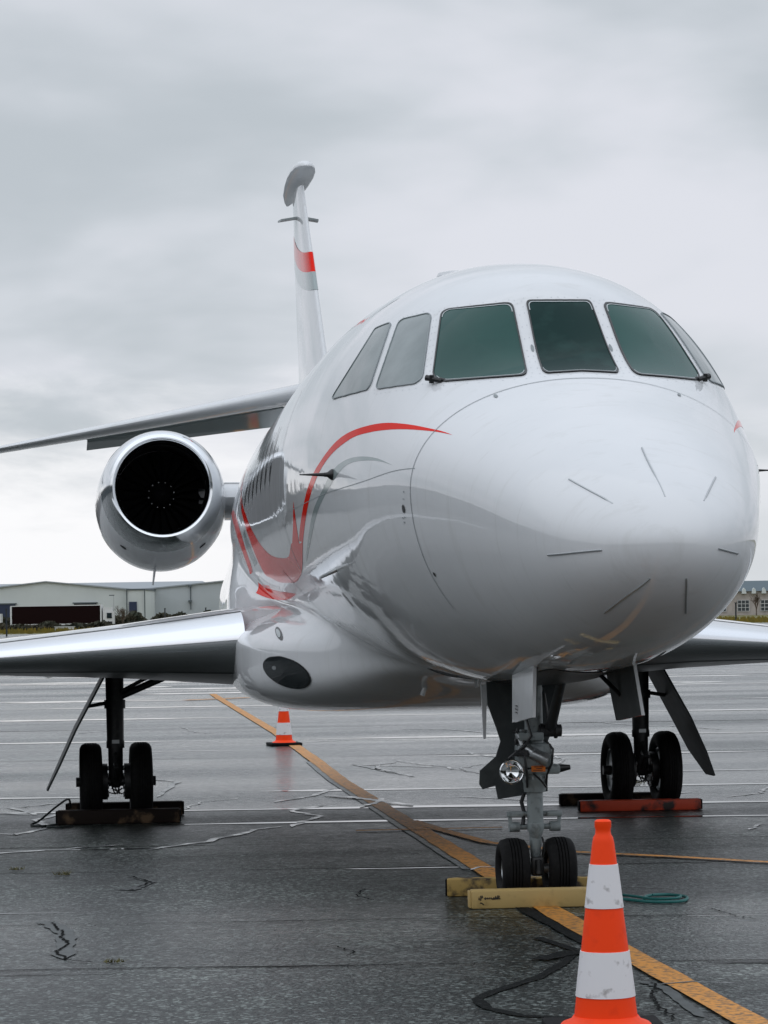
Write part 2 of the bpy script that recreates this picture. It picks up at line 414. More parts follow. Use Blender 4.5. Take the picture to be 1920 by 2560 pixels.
while dd < 300:
    for q in range(5):
        x0 = random.uniform(-0.17, 0.1) * dd; ln = random.uniform(0.02, 0.11) * dd
        joint(dd + random.uniform(-2.5, 2.5), x0, x0 + ln, dd * random.uniform(0.010, 0.022), 'wetline', 0.1, name='wet_joint')
    dd *= 1.07
# sealed cracks, wet and shiny
def gpath(pts, w, material, name, z=0.005, sub=6, jit=0.012):
    out = []
    for i in range(len(pts) - 1):
        a, b = Vector(pts[i]), Vector(pts[i + 1])
        for j in range(sub): out.append(a.lerp(b, j / sub) + Vector((random.uniform(-jit, jit), random.uniform(-jit, jit))))
    out.append(Vector(pts[-1]))
    wv = [w * random.uniform(0.7, 1.3) for _ in out]; wv[0] *= 0.15; wv[-1] *= 0.15
    return strip(name, [tuple(p) for p in out], w, z, material, wv=wv)
SEALS = [[(-3.32, 6.25), (-3.05, 6.0), (-2.78, 6.7), (-2.9, 7.6), (-2.45, 8.8)], [(-3.3, 8.6), (-2.9, 8.2), (-3.1, 9.2), (-2.6, 9.8)],
         [(-2.1, 4.2), (-1.6, 4.9), (-1.2, 5.9), (-0.95, 6.2)], [(-3.3, 4.2), (-2.7, 4.5), (-2.25, 4.75)], [(-0.9, 6.1), (-0.55, 7.2), (-0.72, 8.0), (-0.35, 8.6)],
         [(-0.8, 9.1), (-0.35, 9.9), (0.0, 11.0)], [(0.9, 13.2), (0.62, 15.2), (1.5, 14.2)], [(-1.75, 10.2), (-1.45, 12.6), (-1.75, 13.4)], [(3.1, 9.2), (2.2, 8.6), (1.5, 9.3)],
         [(0.9, 9.4), (1.6, 8.4), (2.2, 8.1)], [(3.0, 20), (1.4, 21.5), (0.6, 21)]]
for s_ in SEALS: gpath(s_, 0.06, 'sealant', 'crack_sealant', jit=0.03)
rq = random.Random(17)
for q in range(12):
    x0, d0 = rq.uniform(-.13, .13), rq.uniform(21, 46); p = Vector(sitex(x0 * d0, d0)); P_ = [tuple(p)]; a0 = rq.uniform(-.6, .6) + (0 if rq.random() < .5 else math.pi)
    for k in range(rq.randint(3, 6)):
        a0 += rq.uniform(-.8, .8); p = p + Vector((math.cos(a0) * .35, math.sin(a0) * 1.1)) * rq.uniform(.5, 1.2); P_.append(tuple(p))
    gpath(P_, rq.uniform(.02, .045) * d0 / 26, 'sealant', 'crack_sealant', jit=0.03)
def gpoly(pts, z, material, name):
    O = chaikin2(pts); c = sum((Vector(p) for p in O), Vector((0, 0))) / len(O)
    return MB().add([(c.x, c.y, z)] + [(p[0] + random.uniform(-.006, .006), p[1] + random.uniform(-.02, .02), z) for p in O], [(0, i + 1, (i + 1) % len(O) + 1) for i in range(len(O))]).obj(name, material, apron, smooth=None, recalc=False)
def chaikin2(P, it=2):
    for _ in range(it):
        P = [q for i in range(len(P)) for q in ((P[i][0] * .75 + P[(i + 1) % len(P)][0] * .25, P[i][1] * .75 + P[(i + 1) % len(P)][1] * .25), (P[i][0] * .25 + P[(i + 1) % len(P)][0] * .75, P[i][1] * .25 + P[(i + 1) % len(P)][1] * .75))]
    return P
gpath([(-2.86, -.45), (-2.80, -.62), (-2.74, -1.02), (-2.745, -1.59), (-2.76, -2.22)], 0.10, 'patch', 'crack_sealant', jit=0.006)
gpath([(-2.801, -0.534), (-2.782, -0.876), (-2.741, -1.017), (-2.764, -1.266), (-2.726, -1.558), (-2.797, -1.916), (-2.74, -2.3), (-2.62, -2.42)], 0.014, 'tarline', 'surface_crack', z=0.009, sub=7, jit=0.012)
gpath([(-2.374, 1.325), (-2.304, 1.23), (-2.26, 1.413), (-2.16, 1.75), (-2.22, 1.95)], 0.06, 'patch', 'crack_sealant', jit=0.008)
gpath([(-2.30, 2.2), (-2.22, 1.9), (-2.17, 1.7), (-2.28, 1.35)], 0.014, 'tarline', 'surface_crack', z=0.009, sub=6, jit=0.012)
gpath([(-0.15, -3.80), (-0.176, -4.0), (-0.243, -4.19), (-0.267, -4.37), (-0.291, -4.62), (-0.3, -4.95)], 0.012, 'tarline', 'surface_crack', z=0.009, sub=8, jit=0.012)
gpath([(-0.183, -3.73), (-0.132, -3.95), (-0.162, -4.46), (-0.179, -4.9)], 0.055, 'patch', 'crack_sealant', jit=0.006)
gpath([(0.845, -0.728), (0.871, -0.92), (0.893, -1.19), (0.98, -1.4)], 0.009, 'tarline', 'surface_crack', sub=9, jit=0.01)
gpath([(0.45, .9), (0.62, .55), (0.9, .35)], 0.009, 'tarline', 'surface_crack', sub=9, jit=0.01)
gpath([(-1.4, -2.0), (-1.32, -2.3), (-1.38, -2.45)], 0.009, 'tarline', 'surface_crack', sub=9, jit=0.012)
gpath([(-0.9, .9), (-1.0, .5), (-0.93, .2)], 0.009, 'tarline', 'surface_crack', sub=9, jit=0.012)
# lead-in line and its branches
cl_ = [(0.02, -12), (-0.03, -5), (-0.04, -1), (0.0, 2), (0.03, 4), (0.08, 7.2), (0.16, 12), (0.3, 16), (0.53, 24), (0.79, 38.5), (0.92, 45)]
def dens(pts, n=6):
    out = []
    for a, b in zip(pts[:-1], pts[1:]):
        for j in range(n): out.append((a[0] + (b[0] - a[0]) * j / n, a[1] + (b[1] - a[1]) * j / n))
    return out + [pts[-1]]
strip('old_line_paint', [(x - 0.085, y) for x, y in dens(cl_[3:8])], 0.09, 0.006, 'oldpaint', 0.12)
strip('lead_in_line', dens(cl_, 14), 0.15, 0.010, 'yellow', 0.06)
gpath([(-0.22, 9.9), (0.02, 9.3), (0.14, 8.9), (0.36, 8.2)], 0.10, 'sealant', 'crack_sealant', z=0.0125, jit=0.02)
gpath([(-0.10, 8.2), (0.10, 8.6), (0.22, 9.2)], 0.06, 'sealant', 'crack_sealant', z=0.013, jit=0.02)
gpath([(-0.10, 1.9), (0.0, 2.1), (0.12, 2.0)], 0.025, 'sealant', 'crack_sealant', z=0.0125, jit=0.008)
gpath([(-0.14, -3.9), (0.02, -3.85), (0.2, -3.95)], 0.02, 'sealant', 'crack_sealant', z=0.0125, jit=0.006)
strip('branch_line', dens([(0.12, 6.4), (0.22, 5.25), (0.36, 4.07), (0.81, 3.07), (1.37, 2.5), (1.88, 1.9), (3.2, 0.9)]), 0.10, 0.011, 'yellow', 0.04)
strip('cross_line', [(-0.44, 5.47), (0.7, 5.43)], 0.11, 0.012, 'yellow')
strip('cross_line', [(0.1, 40.8), (1.5, 41.8)], 0.3, 0.012, 'yellow')
BL = dens([(-0.25, -2.52), (-0.42, -3.04), (-0.62, -3.5), (-0.9, -3.93), (-1.0, -4.14), (-1.0, -4.43), (-0.9, -4.67), (-0.72, -4.80), (-0.5, -4.84)], 5)
strip('blackout_paint', BL, 0.055, 0.005, 'blackout', 0.15)
strip('blackout_paint', dens([(-0.34, -1.93), (-0.25, -2.5)], 4), 0.06, 0.006, 'blackout', 0.2)
strip('blackout_paint', dens([(-0.17, -0.3), (-0.15, -1.4), (-0.13, -2.4)], 5), 0.08, 0.007, 'blackout', 0.2)
strip('blackout_paint', dens([(-0.05, -2.55), (-0.3, -2.62), (-0.5, -2.85)], 5), 0.12, 0.008, 'blackout', 0.25)
# weeds in the joints
M['weed'] = mat('dry_weed', (0.11, 0.10, 0.03), 0.9)
def weed(x, y, h, n=26):
    mb = MB()
    for i in range(n):
        a = random.uniform(0, 6.28); r = random.uniform(0.3, 1.0) * h * 1.6; b_ = Vector((x + random.uniform(-0.05, 0.05), y + random.uniform(-0.02, 0.02), 0.004))
        tip = b_ + Vector((math.cos(a) * r, math.sin(a) * r * 0.4, h * random.uniform(0.4, 1)))
        q = Vector((-math.sin(a), math.cos(a), 0)) * 0.004
        mb.add([b_ - q, b_ + q, tip], [(0, 1, 2)])
    return mb.obj('weed_tuft', 'weed', None, smooth=None, recalc=False)

# ================================================================== the aircraft
jet = empty('business_jet')
tag(jet, 'white twin-engine business jet with red and grey swoosh, parked nose-on on wet asphalt', 'airplane')

D_ = np.array([0, .06, .25, .6, 1.1, 1.7, 2.2, 2.45, 2.7, 3.0, 3.4, 4.0, 4.7, 5.5, 7.0, 9.0, 10.8, 12.3, 13.8, 16.0, 18.2, 20.0])
T_ = np.sqrt(D_); STIP = -3.59
ZT = [1.977, 2.112, 2.251, 2.426, 2.63, 2.828, 3.048, 3.269, 3.480, 3.590, 3.672, 3.760, 3.806, 3.835, 3.832, 3.81, 3.795, 3.795, 3.79, 3.713, 3.535, 3.246]
ZB = [1.977, 1.788, 1.661, 1.526, 1.432, 1.368, 1.341, 1.317, 1.296, 1.272, 1.256, 1.252, 1.259, 1.271, 1.281, 1.284, 1.284, 1.336, 1.494, 1.914, 2.439, 2.911]
WW = [0, .257, .42, .576, .719, .88, 1.007, 1.062, 1.115, 1.150, 1.191, 1.235, 1.266, 1.284, 1.282, 1.272, 1.25, 1.136, .967, .718, .429, .16]
ZM = [1.977, 1.95, 1.99, 2.075, 2.189, 2.300, 2.350, 2.350, 2.355, 2.370, 2.409, 2.459, 2.500, 2.521, 2.505, 2.455, 2.415, 2.43, 2.52, 2.70, 2.93, 3.09]
NU = [2, 2, 2, 2.06, 2.125, 2.10, 1.97, 1.82, 1.83, 1.95, 2.11, 2.10, 2.02, 1.99, 1.91, 1.78, 1.69, 1.72, 1.84, 1.95, 2, 2]
def pchip(xk, yk, x):
    xk = np.asarray(xk, float); yk = np.asarray(yk, float); x = np.clip(x, xk[0], xk[-1])
    h = np.diff(xk); dl = np.diff(yk) / h; mm = np.zeros(len(xk))
    for i in range(1, len(xk) - 1):
        if dl[i - 1] * dl[i] > 0:
            w1 = 2 * h[i] + h[i - 1]; w2 = h[i] + 2 * h[i - 1]; mm[i] = (w1 + w2) / (w1 / dl[i - 1] + w2 / dl[i])
    mm[0] = dl[0]; mm[-1] = dl[-1]
    i = np.clip(np.searchsorted(xk, x) - 1, 0, len(xk) - 2); t = (x - xk[i]) / h[i]
    return (yk[i] * (2 * t**3 - 3 * t**2 + 1) + h[i] * mm[i] * (t**3 - 2 * t**2 + t) + yk[i + 1] * (-2 * t**3 + 3 * t**2) + h[i] * mm[i + 1] * (t**3 - t**2))
_tf = np.linspace(-1.0, math.sqrt(20.0) + 0.6, 2600)
def smooth_curve(vals, odd, sig=0.055):
    tip = vals[0]; a = pchip(T_, vals, np.abs(_tf))
    if odd: a = np.where(_tf < 0, 2 * tip - a, a)
    k = np.exp(-0.5 * (np.arange(-160, 161) * (_tf[1] - _tf[0]) / sig)**2); k /= k.sum()
    return np.convolve(np.pad(a, 160, mode='edge'), k, 'valid')
ZT[1] = 2.096; ZB[1] = 1.815; WW[1] = 0.213; WW[2] = 0.411; ZM[1] = 1.972; ZM[2] = 2.0
CURVES = [smooth_curve(c, o) for c, o in ((ZT, 1), (ZB, 1), (WW, 1), (ZM, 0), (NU, 0))]
def surf0(s, ph):
    """fuselage skin: s = station, ph = angle in degrees (0 viewer's right, 90 top, 180 viewer's left)"""
    s = np.asarray(s, float); ph = np.radians(np.asarray(ph, float))
    t = np.sqrt(np.clip(s - STIP, 0, None))
    zt, zb, w, zm, nu = [np.interp(t, _tf, c) for c in CURVES]
    c, sn = np.cos(ph), np.sin(ph); up = sn >= 0; n = np.where(up, nu, 2.0); h = np.where(up, zt - zm, zm - zb)
    x = w * np.sign(c) * np.abs(c)**(2 / n); z = zm + h * np.sign(sn) * np.abs(sn)**(2 / n)
    return np.stack([x, s, z], -1)
FD = [1.7,2.2,2.7,3.2,3.8,4.4,5.2,6.2,7.0,8.5,10.0,11.2,12.0]
FW = [.2,.62,.98,1.22,1.38,1.43,1.425,1.38,1.32,1.28,1.15,.85,.4]
FZB = [1.36,1.25,1.10,1.02,.98,.96,.955,.955,.955,.955,1.05,1.3,1.5]
FZC = [1.45,1.42,1.42,1.43,1.45,1.46,1.47,1.48,1.5,1.5,1.52,1.6,1.75]
FH = [.27,.3,.32,.34,.36,.38,.42,.62,.78,.80,.7,.5,.3]
FN = [2,2,2,2,2,2,2.2,3,4,4,3,2.2,2]
def fair(s, ph):
    s = np.asarray(s, float); ph = np.radians(np.asarray(ph, float))
    w, zb, zc_, hu, nu_ = [pchip(FD, c, s) for c in (FW, FZB, FZC, FH, FN)]; c, sn = np.cos(ph), np.sin(ph)
    n = np.where(sn >= 0, nu_, 4.2); h = np.where(sn >= 0, hu, zc_ - zb)
    return np.stack([w * np.sign(c) * np.abs(c)**(2 / n), s, zc_ + h * np.sign(sn) * np.abs(sn)**(2 / n)], -1)
ZP = 1.6     # both sections are star-shaped about this height on the centre plane
def polar(s, th):
    """radius, about (0, ZP), of the hull and fairing blended with a fillet"""
    s = np.asarray(s, float); th = np.asarray(th, float); c, sn = np.abs(np.cos(th)), np.sin(th)
    t = np.sqrt(np.clip(s - STIP, 0, None)); zt, zb, w, zm, nu = [np.interp(t, _tf, q) for q in CURVES]
    fw, fzb, fzc, fh, fn = [pchip(FD, q, s) for q in (FW, FZB, FZC, FH, FN)]
    out = []
    for (W_, ZC_, HU, HL, NUp, NLo) in ((w, zm, zt - zm, zm - zb, nu, 2.0), (fw, fzc, fh, fzc - fzb, fn, 4.2)):
        lo = np.zeros_like(s + th); hi = lo + 2.6
        for _ in range(34):
            r = (lo + hi) / 2; x = r * c; dz = ZP + r * sn - ZC_; up = dz >= 0; n = np.where(up, NUp, NLo); h = np.where(up, HU, HL)
            ins = (x / W_)**n + np.abs(dz / np.maximum(h, 1e-3))**n < 1; lo = np.where(ins, r, lo); hi = np.where(ins, hi, r)
        out.append(lo)
    a_, b_ = out; k = 0.24; h_ = np.clip(0.5 + 0.5 * (b_ - a_) / k, 0, 1)
    return a_ * (1 - h_) + b_ * h_ + k * h_ * (1 - h_)
def surf(s, ph, off=0.0):
    s = np.asarray(s, float); ph = np.asarray(ph, float); p = surf0(s, ph)
    if off == 0: return p
    a = surf0(s + 0.004, ph) - surf0(np.maximum(s - 0.004, STIP + 1e-4), ph); b = surf0(s, ph + 0.25) - surf0(s, ph - 0.25)
    n = np.cross(b, a); n /= np.linalg.norm(n, axis=-1, keepdims=True) + 1e-12
    c = np.stack([np.zeros_like(s), s, np.full_like(s, 0)], -1); c[..., 2] = 2.3
    sg = np.sign((n * (p - c)).sum(-1, keepdims=True))
    p = p + n * sg * off
    if off > 0 and (s > 1.75).any():      # lie on top of the fillet where it stands proud of the hull
        th = np.arctan2(p[..., 2] - ZP, p[..., 0]); r = np.hypot(p[..., 0], p[..., 2] - ZP); rc = polar(s, th) - .004 + off + .003
        k = np.where((s > 1.75) & (s < 11.5) & (rc > r + .002), rc / np.maximum(r, 1e-3), 1.0); p = np.stack([p[..., 0] * k, p[..., 1], ZP + (p[..., 2] - ZP) * k], -1)
    return p
tt = np.linspace(0.012, math.sqrt(19.99), 360); S_ = STIP + tt**2
PH = np.linspace(0, 360, 256, endpoint=False)
G = surf0(S_[:, None] + 0 * PH[None], PH[None] + 0 * S_[:, None])
mb = MB().grid(G, wrapu=True)
mb.add([], []); nP = len(PH)
mb.f.append(tuple(range(nP))); mb.mi.append(0)
b0 = (len(S_) - 1) * nP; mb.f.append(tuple(range(b0, b0 + nP))); mb.mi.append(0)
fus = mb.obj('fuselage', 'white', jet, smooth=60)

def cspline(x, y, q):
    n = len(x)
    if n < 3: return np.interp(q, x, y)
    h = np.diff(x); A = np.zeros((n, n)); r = np.zeros(n); A[0, 0] = A[-1, -1] = 1
    for i in range(1, n - 1):
        A[i, i - 1] = h[i - 1]; A[i, i] = 2 * (h[i - 1] + h[i]); A[i, i + 1] = h[i]; r[i] = 6 * ((y[i + 1] - y[i]) / h[i] - (y[i] - y[i - 1]) / h[i - 1])
    m_ = np.linalg.solve(A, r); i = np.clip(np.searchsorted(x, q) - 1, 0, n - 2); t0 = x[i + 1] - q; t1 = q - x[i]; hh = h[i]
    return m_[i] * t0**3 / (6 * hh) + m_[i + 1] * t1**3 / (6 * hh) + (y[i] / hh - m_[i] * hh / 6) * t0 + (y[i + 1] / hh - m_[i + 1] * hh / 6) * t1
def rs(E, n):
    E = np.asarray(E, float); d = np.diff(E, axis=0); d[:, 1] *= 0.021; L = np.r_[0, np.cumsum(np.hypot(d[:, 0], d[:, 1]) + 1e-6)]
    q = np.linspace(0, L[-1], n)
    return np.stack([cspline(L, E[:, 0], q), cspline(L, E[:, 1], q)], -1)
def mir(E): return [(s, 180 - p) for s, p in E]
def ribbon(name, A, B, material, off=0.003, n=70, mrows=5, parent=None):
    a, b = rs(A, n), rs(B, n); G = []
    for k in range(mrows + 1):
        q = a + (b - a) * k / mrows; G.append(surf(q[:, 0], q[:, 1], off))
    return MB().grid(G).obj(name, material, parent or fus, smooth=60, recalc=False)
def line(name, E, w, material, off=0.0025, n=40, parent=None):
    e = rs(E, n); P = surf(e[:, 0], e[:, 1], off); V = []
    for i in range(n):
        d = Vector(P[min(i + 1, n - 1)]) - Vector(P[max(i - 1, 0)])
        nn = Vector(surf(e[i:i + 1, 0], e[i:i + 1, 1], off + 0.05)[0]) - Vector(P[i])
        q = d.cross(nn).normalized() * w / 2; V += [Vector(P[i]) - q, Vector(P[i]) + q]
    return MB().add(V, [(2 * i, 2 * i + 1, 2 * i + 3, 2 * i + 2) for i in range(n - 1)]).obj(name, material, parent or fus, smooth=60, recalc=False)
def chaikin(P, it=2):
    for _ in range(it):
        Q = []
        for i in range(len(P)):
            a, b = np.array(P[i]), np.array(P[(i + 1) % len(P)]); Q += [a * .75 + b * .25, a * .25 + b * .75]
        P = Q
    return np.array(P)
def closed_dens(P, step=0.03):
    out = []
    for i in range(len(P)):
        a, b = np.array(P[i], float), np.array(P[(i + 1) % len(P)], float); d = b - a
        n = max(1, int(np.hypot(d[0], d[1] * 0.021) / step))
        for j in range(n): out.append(a + d * j / n)
    return out
def rings(O, fr, off):
    c = O.mean(0); return [surf((c + (O - c) * f)[:, 0], (c + (O - c) * f)[:, 1], off) for f in fr]
def pane(name, P, glass, frame=True):
    O = chaikin(closed_dens(P), 2)
    G = rings(O, [0.02, 0.25, 0.5, 0.75, 0.9, 1.0], 0.004)
    p = MB().grid(G, wrapu=True)
    p.f.append(tuple(range(len(O)))); p.mi.append(0)
    po = p.obj(name, glass, jet, smooth=60, recalc=False)
    c = O.mean(0)
    g = [rings(O, [0.995], 0.003)[0], rings(O, [0.995], 0.008)[0], rings(O, [1.03 if frame else 1.022], 0.008)[0], rings(O, [1.034 if frame else 1.026], 0.001)[0]]
    MB().grid(g, wrapu=True).obj('gasket', 'black' if frame else 'seam', po, smooth=40, recalc=False)
    if frame:
        # bright metal retainer along the upper and lower edge
        n = len(O); zz = surf0(O[:, 0], O[:, 1])[:, 2]; lo, hi = zz.min(), zz.max()
        for lohi in (0, 1):
            idx = [i for i in range(n) if (zz[i] > hi - 0.055 if lohi else zz[i] < lo + 0.03)]
            if len(idx) < 4: continue
            # order as one run
            br = [k for k in range(len(idx)) if (idx[k] - idx[k - 1]) % n != 1]
            if br: idx = idx[br[0]:] + idx[:br[0]]
            q = O[idx]; a = c + (q - c) * 0.985; b = c + (q - c) * (0.962 if lohi else 0.972)
            MB().grid([surf(a[:, 0], a[:, 1], 0.0065), surf(b[:, 0], b[:, 1], 0.0065)]).obj('retainer', 'retainer', po, smooth=60, recalc=False)
    return po
# livery
SWEEP_A = [(-1.924,146.96),(-1.825,147.4),(-1.681,148.79),(-1.477,150.99),(-1.288,153.44),(-1.097,156.13),(-0.962,158.23),(-0.79,160.84),(-0.536,164.52),(-0.299,168.19),(-0.09,171.43),(0.16,175.01),(0.412,178.45),(0.633,182.45),(0.869,187.25),(1.144,192.06),(1.461,197.16)]
SWEEP_B = [(-1.924,146.96),(-1.836,147.91),(-1.701,149.7),(-1.513,152.48),(-1.331,155.17),(-1.143,158.03),(-1.005,160.06),(-0.877,161.9),(-0.68,164.57),(-0.488,167.69),(-0.279,170.9),(-0.073,173.89),(0.147,177.14),(0.348,180.48),(0.532,184.26),(0.734,188.46),(0.977,192.89),(1.264,197.39)]
SPIKE_A = [(1.281,185.33),(1.429,189.83),(1.614,193.72),(1.892,197.63)]
SPIKE_B = [(1.281,185.33),(1.306,188.99),(1.362,192.92),(1.508,198.06)]
BOWL_A = [(1.24,196.93),(1.508,197.93),(1.877,197.4),(2.322,200.48),(2.743,201.32),(3.257,200.43),(3.726,198.6),(4.119,195.18),(4.508,190.25),(4.893,184.93),(5.299,179.05),(5.707,173.73),(6.012,169.7),(6.325,164.57),(6.68,159.45),(6.821,156.23)]
BOWL_B = [(1.419,199.68),(1.706,203.38),(1.941,205.73),(2.341,207.98),(2.863,209.55),(3.404,209.23),(4.106,207.85),(4.61,205.3),(4.839,202.4),(4.9,198.8),(5.004,192.9),(5.214,186.8),(5.483,181.0),(5.803,175.15),(6.176,169.05),(6.698,162.7),(6.95,157.8),(6.821,156.23)]
LOWRED_A = [(3.397,213.55),(3.862,212.57),(4.469,211.38),(5.064,209.68),(5.522,207.78),(5.716,205.8)]
LOWRED_B = [(3.42,213.73),(4.084,214.95),(4.721,214.93),(5.192,214.1),(5.526,212.82),(5.749,211.35)]
LOWGREY_A = [(4.245,209.85),(4.718,208.28),(5.123,205.82),(5.366,203.4)]
LOWGREY_B = [(4.323,211.32),(4.888,209.45),(5.343,207.45),(5.667,204.98)]
GREY_A = [(-1.419,170.1),(-1.192,168.3),(-0.938,168.7),(-0.711,170.34),(-0.484,172.87),(-0.264,175.91),(-0.049,179.57),(0.162,183.17),(0.399,186.87),(0.738,192.76),(1.21,199.64),(1.495,203.41)]
GREY_B = [(-1.419,170.1),(-1.201,169.11),(-0.953,169.9),(-0.757,171.37),(-0.567,173.63),(-0.391,176.57),(-0.184,179.97),(0.016,183.34),(0.275,187.56),(0.578,192.62),(0.937,197.72),(1.479,203.41)]
AFTRED_A = [(7.102,171.9),(6.477,175.78),(6.026,182.82),(5.802,188.1),(5.689,193.07),(5.644,197.32),(5.797,201.3)]
AFTRED_B = [(7.685,171.68),(6.84,177.78),(6.481,183.35),(6.239,188.18),(6.075,193.38),(6.038,197.75),(6.062,201.95)]
AFTGREY_A = [(5.482,184.95),(5.293,189.98),(5.118,194.35),(5.015,199.15)]
AFTGREY_B = [(5.646,186.78),(5.575,191.57),(5.472,196.5),(5.412,199.88)]
for f_ in (lambda E: E, mir):
    ribbon('red_swoosh', f_(SWEEP_A), f_(SWEEP_B), 'red', 0.0010)
    ribbon('red_swoosh', f_(SPIKE_A), f_(SPIKE_B), 'red', 0.0012, n=24, mrows=3)
    ribbon('red_swoosh', f_(BOWL_A), f_(BOWL_B), 'red', 0.0014, n=90, mrows=7)
    ribbon('red_swoosh', f_(LOWRED_A), f_(LOWRED_B), 'red', 0.0010, n=30)
    ribbon('red_swoosh', f_(AFTRED_A), f_(AFTRED_B), 'red', 0.0010, n=40)
    ribbon('grey_swoosh', f_(GREY_A), f_(GREY_B), 'grey', 0.0008)
    ribbon('grey_swoosh', f_(LOWGREY_A), f_(LOWGREY_B), 'grey', 0.0008, n=30)
    ribbon('grey_swoosh', f_(AFTGREY_A), f_(AFTGREY_B), 'grey', 0.0008, n=30)
# windscreen
PANE_CENTRE = [(-1.002,100.69),(-0.982,99.86),(-0.998,96.15),(-1.007,92.23),(-1.007,87.77),(-0.998,83.85),(-0.982,80.14),(-1.002,79.31),(-1.093,78.97),(-1.176,78.72),(-1.26,78.58),(-1.349,78.5),(-1.45,78.43),(-1.578,78.31),(-1.621,79.25),(-1.627,82.93),(-1.628,86.52),(-1.622,90.0),(-1.628,93.48),(-1.627,97.07),(-1.621,100.75),(-1.578,101.69),(-1.45,101.57),(-1.349,101.5),(-1.26,101.42),(-1.176,101.28),(-1.093,101.03)]
PANE_FRONT = [(-0.728,123.64),(-0.71,122.78),(-0.716,121.31),(-0.785,118.79),(-0.841,116.07),(-0.886,113.18),(-0.921,110.16),(-0.948,107.01),(-0.965,105.77),(-0.995,105.32),(-1.082,105.71),(-1.164,105.94),(-1.245,106.07),(-1.33,106.19),(-1.426,106.42),(-1.539,106.96),(-1.58,107.82),(-1.59,109.32),(-1.567,112.59),(-1.539,115.85),(-1.505,119.11),(-1.467,122.36),(-1.424,125.6),(-1.375,128.83),(-1.32,132.03),(-1.271,133.87),(-1.212,134.69),(-1.171,134.45),(-1.092,132.36),(-1.012,130.33),(-0.929,128.27),(-0.836,126.08)]
PANE_SIDE = [(-0.366,133.4),(-0.33,132.11),(-0.343,130.77),(-0.469,128.4),(-0.572,125.88),(-0.613,125.67),(-0.659,126.26),(-0.771,128.84),(-0.867,131.17),(-0.952,133.37),(-1.03,135.52),(-1.107,137.7),(-1.124,139.11),(-1.105,141.36),(-1.009,144.44),(-0.895,147.25),(-0.758,149.8),(-0.722,149.96),(-0.698,149.42),(-0.656,146.3),(-0.605,143.19),(-0.542,140.05),(-0.465,136.81)]
PANE_AFT = [(0.041,136.38),(0.022,135.94),(-0.171,133.36),(-0.221,133.72),(-0.341,137.33),(-0.429,140.71),(-0.498,143.97),(-0.553,147.17),(-0.596,150.34),(-0.581,152.11),(-0.408,154.49),(-0.194,156.62),(0.081,158.24),(0.13,157.93),(0.116,157.08),(0.05,154.32),(0.002,151.51),(-0.028,148.63),(-0.04,145.69),(-0.035,142.68),(-0.009,139.59)]
pane('centre_windscreen', PANE_CENTRE, 'glassc')
for f_ in (lambda E: E, mir):
    pane('windscreen_pane', f_(PANE_FRONT), 'glassf')
    pane('side_window', f_(PANE_SIDE), 'glasss', False)
    pane('side_window', f_(PANE_AFT), 'glasss', False)
# rivet rows round the windscreen panes (too small to tell apart singly)
rv = MB(); rn = random.Random(3)
for P_ in (PANE_CENTRE, PANE_FRONT, mir(PANE_FRONT), PANE_SIDE, mir(PANE_SIDE)):
    O_ = np.array(closed_dens(P_, 0.045)); c_ = O_.mean(0); q_ = c_ + (O_ - c_) * 1.13
    p0 = surf(q_[:, 0], q_[:, 1], 0.0012); pa = surf(q_[:, 0] + .003, q_[:, 1], 0.0012); pb = surf(q_[:, 0], q_[:, 1] + .3, 0.0012)
    for a_, u_, v_ in zip(p0, pa - p0, pb - p0):
        u_ = u_ / np.linalg.norm(u_) * .0032; v_ = v_ / np.linalg.norm(v_) * .0032
        rv.add([a_ + u_ * math.cos(t_) + v_ * math.sin(t_) for t_ in np.linspace(0, 6.283, 6, endpoint=False)], [tuple(range(6))])
M['rivet'] = mat('rivet_head', (0.40, 0.43, 0.45), 0.4)
rv.obj('rivets', 'rivet', fus, smooth=None, kind='stuff', recalc=False)
# cabin windows
for f_ in (lambda E: E, mir):
    for k in range(10):
        s0 = 2.87 + 0.41 * k; O = [(s0 + 0.055 * math.cos(a), 168.6 + 8.2 * math.sin(a)) for a in np.linspace(0, 2 * math.pi, 28, endpoint=False)]
        O = np.array(f_(O)); p = MB().grid(rings(O, [0.02, 0.5, 0.9, 1.0], 0.004), wrapu=True); p.f.append(tuple(range(28))); p.mi.append(0)
        w_ = p.obj('cabin_window', 'glassk', jet, smooth=60, recalc=False)
        MB().grid([rings(O, [1.0], 0.006)[0], rings(O, [1.12], 0.006)[0]], wrapu=True).obj('window_surround', 'seam', w_, smooth=60, recalc=False)
